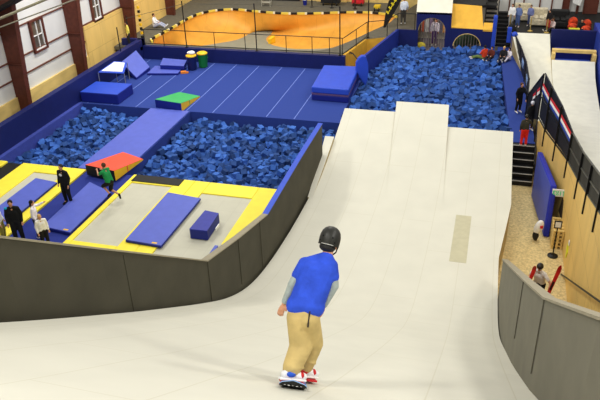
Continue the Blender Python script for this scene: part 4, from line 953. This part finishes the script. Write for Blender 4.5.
person('blond child in white shirt and black pants nearest the barrier', at(47, 247.5, -.02), 1.25, -2.2, (238, 236, 232), (20, 20, 22), hair='blond', hair_long=True)
# jumping boy
jb = at(118.5, 203, 0); 
person('boy in green shirt and black shorts jumping toward the red wedge', V((jb.x-.1, jb.y-.15, .12)), 1.52, 1.35, (26, 140, 72), (20, 20, 20), hair='brown', long_sleeve=False, shorts=True, shoes=(24, 22, 24), lean=(.0, .14),
       legs={'knl': (-.1, .3, .72), 'anl': (-.1, .02, .42), 'toel': (-.1, .12, .3), 'knr': (.1, .12, .5), 'anr': (.12, -.28, .36), 'toer': (.13, -.3, .2)}, arms={'ell': (-.24, .3, 1.3), 'wrl': (-.12, .45, 1.4), 'elr': (.26, .28, 1.22), 'wrr': (.16, .44, 1.32)})
person('person in yellow shirt at the corner behind the left padded wall', V((-20.05, 34.5, .74)), 1.4, 2.2, (232, 218, 100), (36, 36, 40), hair='dark', vox=.03)
person('person in white shirt sitting on the deck against the plywood wall', at(155, 27.5, .76), 1.6, -1.45, (232, 232, 236), (170, 176, 200), hair='brown', pose='sit', vox=.03)
person('skater in white and pale blue on the deck right of the banner', at(403, 24, .76), 1.55, .3, (214, 222, 236), (70, 66, 60), hair='dark', vox=.035, lean=(.05, .1))
person('person in white shirt standing inside the large arch', V((-3.45, 41.6, -.5)), 1.62, math.pi, (224, 214, 226), (90, 60, 110), hair='dark', vox=.035)
person('person in orange-red shirt lying on the foam cubes', V(at(481, 61, -.1))+V((.15, 0, .1)), 1.45, .6, (214, 66, 34), (92, 112, 60), hair='dark', pose='sit', vox=.035, legs={'knl': (-.35, .3, .16), 'anl': (-.75, .25, .12), 'toel': (-.9, .2, .12), 'knr': (-.25, .45, .14), 'anr': (-.65, .5, .12), 'toer': (-.8, .5, .12)})
person('person in dark brown sitting behind the red-shirted one in the foam', V(at(491, 61, -.1))+V((0, .1, .05)), 1.35, 2.6, (92, 38, 28), (50, 40, 40), hair='dark', pose='sit', vox=.035)
person('blond child in black top sitting at the far end of the walkway', at(503, 60, 0), 1.4, 2.9, (26, 26, 28), (36, 36, 40), hair='blond', pose='sit', vox=.035)
person('child in white top sitting beside the padded post of the walkway', at(508.5, 60, 0), 1.25, 2.6, (232, 226, 236), (200, 196, 210), hair='black', pose='sit', vox=.035)
person('person in black leaning on the walkway fence with white shoes', at(517.5, 112, 0), 1.42, -2.5, (18, 18, 20), (18, 18, 20), hair='brown', vox=.03, lean=(.05, .12), arms={'ell': (-.24, .3, 1.05), 'wrl': (-.1, .45, .85)})
person('person with red pants, dark jacket and helmet at the top of the black steps', at(523, 146, 0), 1.35, .2, (58, 56, 44), (226, 40, 28), helmet=(34, 32, 30), shoes=(200, 190, 180), vox=.028, arms={'elr': (.33, .1, 1.2), 'wrr': (.34, .3, 1.0)})
person('person in black with a round white helmet at the fence corner', V((1.86, 28.35, 0)), 1.3, -2.6, (22, 24, 30), (18, 20, 30), helmet=(226, 228, 240), vox=.03)
# ski carrier
kb = V((2.08, 17.75, -1.2))
person('person in white shirt and dark helmet carrying red skis behind the grey barrier', kb, 1.6, math.pi*.85, (226, 222, 214), (20, 20, 22), helmet=(40, 38, 36), long_sleeve=False, vox=.022, lean=(0, .16), arms={'ell': (-.42, .22, 1.2), 'wrl': (-.46, .38, 1.0), 'elr': (.3, .16, 1.15), 'wrr': (.2, .36, 1.18)})
def ski(p0, p1, lab):
    p0, p1 = V(p0), V(p1); r = empty('red_ski', p0, lab, 'ski', 'red skis'); d = (p1-p0).normalized()
    up_ = V((-.3, -1, .2)).normalized(); sd = d.cross(up_).normalized(); nn_ = sd.cross(d)
    b = MB(); rings = []
    N = 12
    for i in range(N+1):
        t = i/N; c = p0.lerp(p1, t)+nn_*(.12*max(0, t-.85)/.15 if t > .85 else 0); w_ = .055*(1 if t < .9 else (1-t)/.1*.9+.1)*(1-.25*math.sin(math.pi*min(1, t/.9)))+.006
        rings.append([c-sd*w_-nn_*.008, c+sd*w_-nn_*.008, c+sd*w_+nn_*.008, c-sd*w_+nn_*.008])
    for a, c in zip(rings[:-1], rings[1:]): b.hexa(a, c)
    b.build('ski_body', mat('ski_red', (206, 40, 34), .35, .25, 9), r, bevel=0)
    m = p0.lerp(p1, .45); MB().bar(m-d*.14, m+d*.14, .05, .05).build('binding', M_blackm, r)
ski(aty(523, 297, 17.3), aty(536.5, 264, 17.3), 'short red ski held at the left arm'); ski(aty(544, 303, 17.0), aty(562, 264, 17.2), 'long red ski held up in the right-hand side')
# platform people
for u, v, hh, sh, pn, lab, hr in ((510.5, 27, 1.65, (232, 232, 230), (150, 150, 150), 'person in white shirt standing at the left end of the right platform', 'brown'), (517, 27, 1.6, (100, 120, 170), (70, 90, 140), 'person in blue beside the white-shirted one before the first couch', 'dark'), (529, 26, 1.5, (110, 120, 170), (70, 80, 120), 'person in pale blue standing between the two beige couches', 'brown')):
    person(lab, at(u, v, .99), hh*.8, 2.8, sh, pn, hair=hr, vox=.035)
person('person in black and red standing left of the black sofa', at(547.5, 31, .99), 1.2, 2.4, (24, 20, 22), (170, 60, 50), hair='black', vox=.035)
person('person in white sitting by the black sofa arm', V(at(552, 30.5, .99)), 1.3, 2.4, (220, 200, 196), (40, 40, 44), hair='brown', pose='sit', vox=.035)
person('person in black sitting between the flame chairs', at(580.5, 32, .99), 1.35, 2.9, (20, 20, 20), (20, 20, 20), hair='black', pose='sit', vox=.035)

# ------------------------------------------------------------------ the skater
Y0 = 4.85; fl0 = V((aty(294, 388, Y0).x, Y0, prof(Y0)))
sl = (prof(Y0+.2)-prof(Y0-.2))/.4; ang = math.atan(sl); NR = V((0, -math.sin(ang), math.cos(ang))); TD = V((0, math.cos(ang), math.sin(ang)))  # TD points downhill
foot0 = fl0
def sk(u, v, off=0.0):
    """point of the skater's standing plane (normal TD) through pixel, moved off metres downhill"""
    d = ray(u, v); pl = foot0+TD*off; t = (pl-EYE).dot(TD)/d.dot(TD); return EYE+d*t
root = empty('person', foot0, 'snowboarder in blue t-shirt, khaki pants and black helmet riding down the ramp', 'person')
H_ = sk(329.5, 243, .06); NK = sk(327, 255, .03); CH = sk(318, 272); PE = sk(306, 303, -.03)
SL, SR = sk(305, 264), sk(331, 266, .02); EL, ER = sk(292.5, 285, -.02), sk(334, 286, .05); WL, WR = sk(284.5, 303, .04), sk(323.5, 306, .08)
HL, HR = sk(299, 311, -.02), sk(309, 313, -.02); KL, KR = sk(301, 346, .1), sk(312, 343, .28); ANL, ANR = sk(291.5, 373, .02), sk(305, 368, .36)
xd = (SR-SL).normalized(); upd = (NK-PE).normalized(); fd = TD
RB = Matrix((V((1, 0, 0)), TD, NR)).transposed()
RH = RB@Matrix.Rotation(.12, 3, 'Y')
b = MB()
b.ball(H_, .078, .1, .12, 18, rot=RH); cap(b, NK-NR*.03, .056, H_-NR*.06, .054, 12)
b.ball(H_+RH@V((0, .1, -.02)), .014, .022, .026, 8); b.ball(H_+RH@V((0, .085, -.06)), .03, .018, .012, 8)
for s in (-1, 1): b.ball(H_+RH@V((s*.08, 0, -.02)), .013, .022, .034, 8, rot=RH)
def limb(b, pts, rs):
    for i in range(len(pts)-1): cap(b, pts[i], rs[i], pts[i+1], rs[i+1], 12)
limb(b, [SL, EL, WL], [.055, .044, .03]); limb(b, [SR, ER, WR], [.055, .044, .03])
limb(b, [HL, KL, ANL], [.09, .06, .042]); limb(b, [HR, KR, ANR], [.09, .06, .042]); limb(b, [PE, CH, NK-NR*.02], [.09, .09, .045]); limb(b, [SL, SR], [.05, .05])
def hand(b, wr, d, side, curl):
    d = d.normalized(); s = V(side).normalized(); n_ = d.cross(s).normalized(); palm = wr+d*.055
    b.ball(palm, .04, .018, .05, 10, rot=Matrix((s, n_, d)).transposed())
    for i in range(4):
        q = palm+d*.038+s*(i-1.5)*.0195; L = (.042, .048, .045, .034)[i]; dd = (d+n_*curl*.6).normalized(); m = q+dd*L*.9; cap(b, q-d*.02, .0105, m, .0098, 8)
        d2 = (d+n_*curl*1.6).normalized(); cap(b, m, .0098, m+d2*L*.8, .0085, 8)
    t0 = palm-s*.03-d*.025; t1 = t0-s*.025+d*.035; cap(b, t0, .013, t1, .011, 8); cap(b, t1, .011, t1+d*.028+n_*curl*.01, .009, 8)
hand(b, WL, (WL-EL), xd*-1+TD*.3, .5); hand(b, WR, (WR-ER), xd+TD*.4, -.5)
b.build('body', M_skin, root, remesh=.0065, relax=2)
M_tee = mat('cobalt_tshirt', (42, 76, 198), .85, .2, 7, bump=1.0, detail=4)
b = MB()
for s, r0, r1 in ((-.085, .105, .1), (-.04, .12, .125), (.0, .125, .13), (.04, .12, .125), (.085, .105, .1)):
    cap(b, PE+xd*s*.95+NR*.0, r0*.92, CH+xd*s, r1, 12)
cap(b, PE-NR*.03-xd*.075, .125, PE-NR*.03+xd*.075, .125, 12); cap(b, PE-NR*.03-xd*.06, .125, CH-xd*.06, .125, 12); cap(b, PE-NR*.03+xd*.06, .125, CH+xd*.06, .125, 12)
for S_, E_ in ((SL, EL), (SR, ER)):
    cap(b, CH, .12, S_, .075, 12); cap(b, NK-NR*.03, .07, S_, .068, 12); cap(b, S_, .074, S_.lerp(E_, .55), .07, 12)
cap(b, CH, .12, NK-NR*.04, .075, 12)
b.build('t_shirt', M_tee, root, remesh=.012, relax=4)
M_slv = mat('grey_undershirt', (158, 168, 164), .85, .12, 12, bump=.4)
for E_, W_, S_ in ((EL, WL, SL), (ER, WR, SR)):
    b = MB(); cap(b, S_.lerp(E_, .4), .06, E_, .052, 12); cap(b, E_, .05, W_-(W_-E_).normalized()*.02, .038, 12); b.build('sleeve', M_slv, root, remesh=.009, relax=2)
M_kh = mat('khaki_pants', (196, 172, 112), .9, .16, 5, bump=.9, detail=5)
b = MB()
cap(b, PE-NR*.08, .11, HL-NR*.05, .118, 12); cap(b, PE-NR*.08, .11, HR-NR*.05, .118, 12)
for H0, K0, A0_ in ((HL, KL, ANL), (HR, KR, ANR)):
    cap(b, H0-NR*.06, .122, K0, .12, 14); cap(b, K0, .12, A0_+NR*.06, .1, 14); cap(b, A0_+NR*.07, .092, A0_+NR*.02, .086, 14)
cap(b, KL.lerp(HL, .35), .1, KR.lerp(HR, .35), .1, 12)
for t in (.1, .3, .5, .68, .85):       # folds
    c = KL.lerp(ANL, t); b.ball(c, .125-.015*t, .125-.015*t, .02, 14, rot=RB@Matrix.Rotation(.3*math.sin(t*20), 3, 'Y')); c = KR.lerp(ANR, t); b.ball(c, .122-.02*t, .122-.02*t, .02, 14, rot=RB@Matrix.Rotation(-.3*math.sin(t*17), 3, 'Y'))
b.build('trousers', M_kh, root, remesh=.012, relax=3)
b = MB(); pc = HR.lerp(KR, .12)-TD*.125+xd*.03
b.obox(pc-TD*.02, .014, .02, .2, RB); b.build('pocket_seam', mat('dark_seam', (50, 44, 40), .9), root)
M_helm = mat('matte_black_helmet', (40, 40, 36), .45, .1, 4)
b = MB(); hc = H_+NR*.035-TD*.005
prf = [(.128, -.065), (.13, -.03), (.131, .0), (.127, .04), (.112, .085), (.085, .115), (.05, .134), (.01, .14)]
n = 24; vs = []
for r_, z in prf:
    for k in range(n): a = 2*math.pi*k/n; vs.append(hc+RH@V((math.cos(a)*r_*.84, math.sin(a)*r_, z)))
fs = [(i*n+k, i*n+(k+1) % n, (i+1)*n+(k+1) % n, (i+1)*n+k) for i in range(len(prf)-1) for k in range(n)]+[list(range((len(prf)-1)*n, len(prf)*n)), list(range(n))[::-1]]
hel = b.add(vs, fs).build('helmet', M_helm, root, smooth=True)
es = hel.modifiers.new('es', 'EDGE_SPLIT'); es.split_angle = 1.0
b = MB(); b.ball(hc+RH@V((0, -.03, -.085)), .085, .095, .05, 16, rot=RH); b.build('helmet_pad', M_black, hel, smooth=True)
b = MB()
for s in (-1, 1):
    for t in (.0, .045): MB().ball(hc+RH@V((s*(.05+t*.6), -.112+t*.5, .02-t)), .008, .008, .011, 8).build('vent_hole', mat('vent_black', (8, 8, 8), .9), hel)
b = MB(); b.tube([hc+RH@V((math.sin(a)*.1095, -math.cos(a)*.1305, -.055)) for a in (-.5, -.3, -.1, .1, .3, .5, .7)], .0035, 6); b.build('helmet_rim_line', mat('pale_rim', (190, 190, 184), .5), hel)
b = MB(); b.tube([hc+RH@V((.1, .0, -.06)), H_+RH@V((.085, .02, -.08)), H_+RH@V((.04, .06, -.12))], .008, 6); b.build('chin_strap', M_black, hel)
# boots and snowboard
M_shw = mat('white_boot', (228, 228, 230), .6, .08, 12); M_shr = mat('red_strap', (196, 30, 36), .6); M_shb = mat('blue_boot_panel', (40, 90, 200), .6)
board_top = foot0+NR*.035
def onb(p): return p-NR*((p-board_top).dot(NR))
rb_, fb_ = onb(sk(292, 381, .0)), onb(sk(304.5, 378, .36))
bd = (fb_-rb_); bd = (TD*math.cos(.21)-V((1, 0, 0))*math.sin(.21)).normalized(); bs = bd.cross(NR).normalized(); RS = Matrix((bs, bd, NR)).transposed()
for A_, q, m2 in ((ANL, rb_, M_shb), (ANR, fb_, M_shr)):
    q = q+NR*.02; rot = RS@rz(-1.25); 
    b = MB(); b.ball(q+NR*.05+rot@V((0, -.06, 0)), .048, .07, .05, 12, rot=rot); b.ball(q+NR*.045+rot@V((0, .07, 0)), .052, .09, .045, 12, rot=rot); cap(b, q+NR*.05+rot@V((0, -.03, 0)), .055, A_.lerp(q, .3)+NR*.08, .06, 12)
    sh = b.build('boot', M_shw, root, remesh=.008, relax=2)
    MB().obox(q+NR*.008, .1, .28, .024, rot).build('sole', M_plastic_w, sh, bevel=.01)
    MB().ball(q+NR*.1+rot@V((0, -.01, 0)), .064, .07, .022, 12, rot=rot).build('ankle_strap', M_shr, sh, smooth=True)
    MB().ball(q+NR*.055+rot@V((0, .09, 0)), .058, .03, .038, 10, rot=rot).build('toe_strap', M_shr, sh, smooth=True)
    MB().ball(q+NR*.06+rot@V((.045, -.03, 0)), .02, .05, .03, 10, rot=rot).build('side_panel', m2, sh, smooth=True)
sb = empty('snowboard', foot0, 'snowboard with blue and white print pointing down the ramp under the rider', 'snowboard')
cen = rb_.lerp(fb_, .5); cen = rb_+bd*.22-NR*.012+bs*.02
def outline(i, N, dz0, dz1):
    t = -1+2*i/N; L = .56*t; wv = (.128-.012*math.cos(t*math.pi*.8))*math.sqrt(max(0, 1-max(0, (abs(t)-.80)/.20)**2))+.004; kick = .075*max(0, (abs(t)-.74)/.26)**1.5
    c = cen+RS@V((0, L, kick)); return [c+RS@V((-wv, 0, dz0)), c+RS@V((wv, 0, dz0)), c+RS@V((wv, 0, dz1)), c+RS@V((-wv, 0, dz1))]
for nm, m_, z0_, z1_ in (('base', M_black, -.006, .0), ('core', mat('pale_blue_edge', (150, 186, 232), .4), .0, .007), ('top_sheet', mat('blue_print_deck', (88, 140, 220), .45, .7, 11), .007, .010)):
    b = MB(); N = 28; rings = [outline(i, N, z0_, z1_) for i in range(N+1)]
    for a, c in zip(rings[:-1], rings[1:]): b.hexa(a, c)
    b.build(nm, m_, sb)
for i in range(5): MB().ball(cen+RS@V((-.08+.04*i, -.47-.02*(i % 2), .02)), .014, .03, .005, 8, rot=RS).build('print_dot', M_plastic_w, sb)
for q in (rb_, fb_): MB().obox(q+NR*.0, .24, .2, .02, RS@rz(.2)).build('binding_plate', M_shr, sb, bevel=.006)
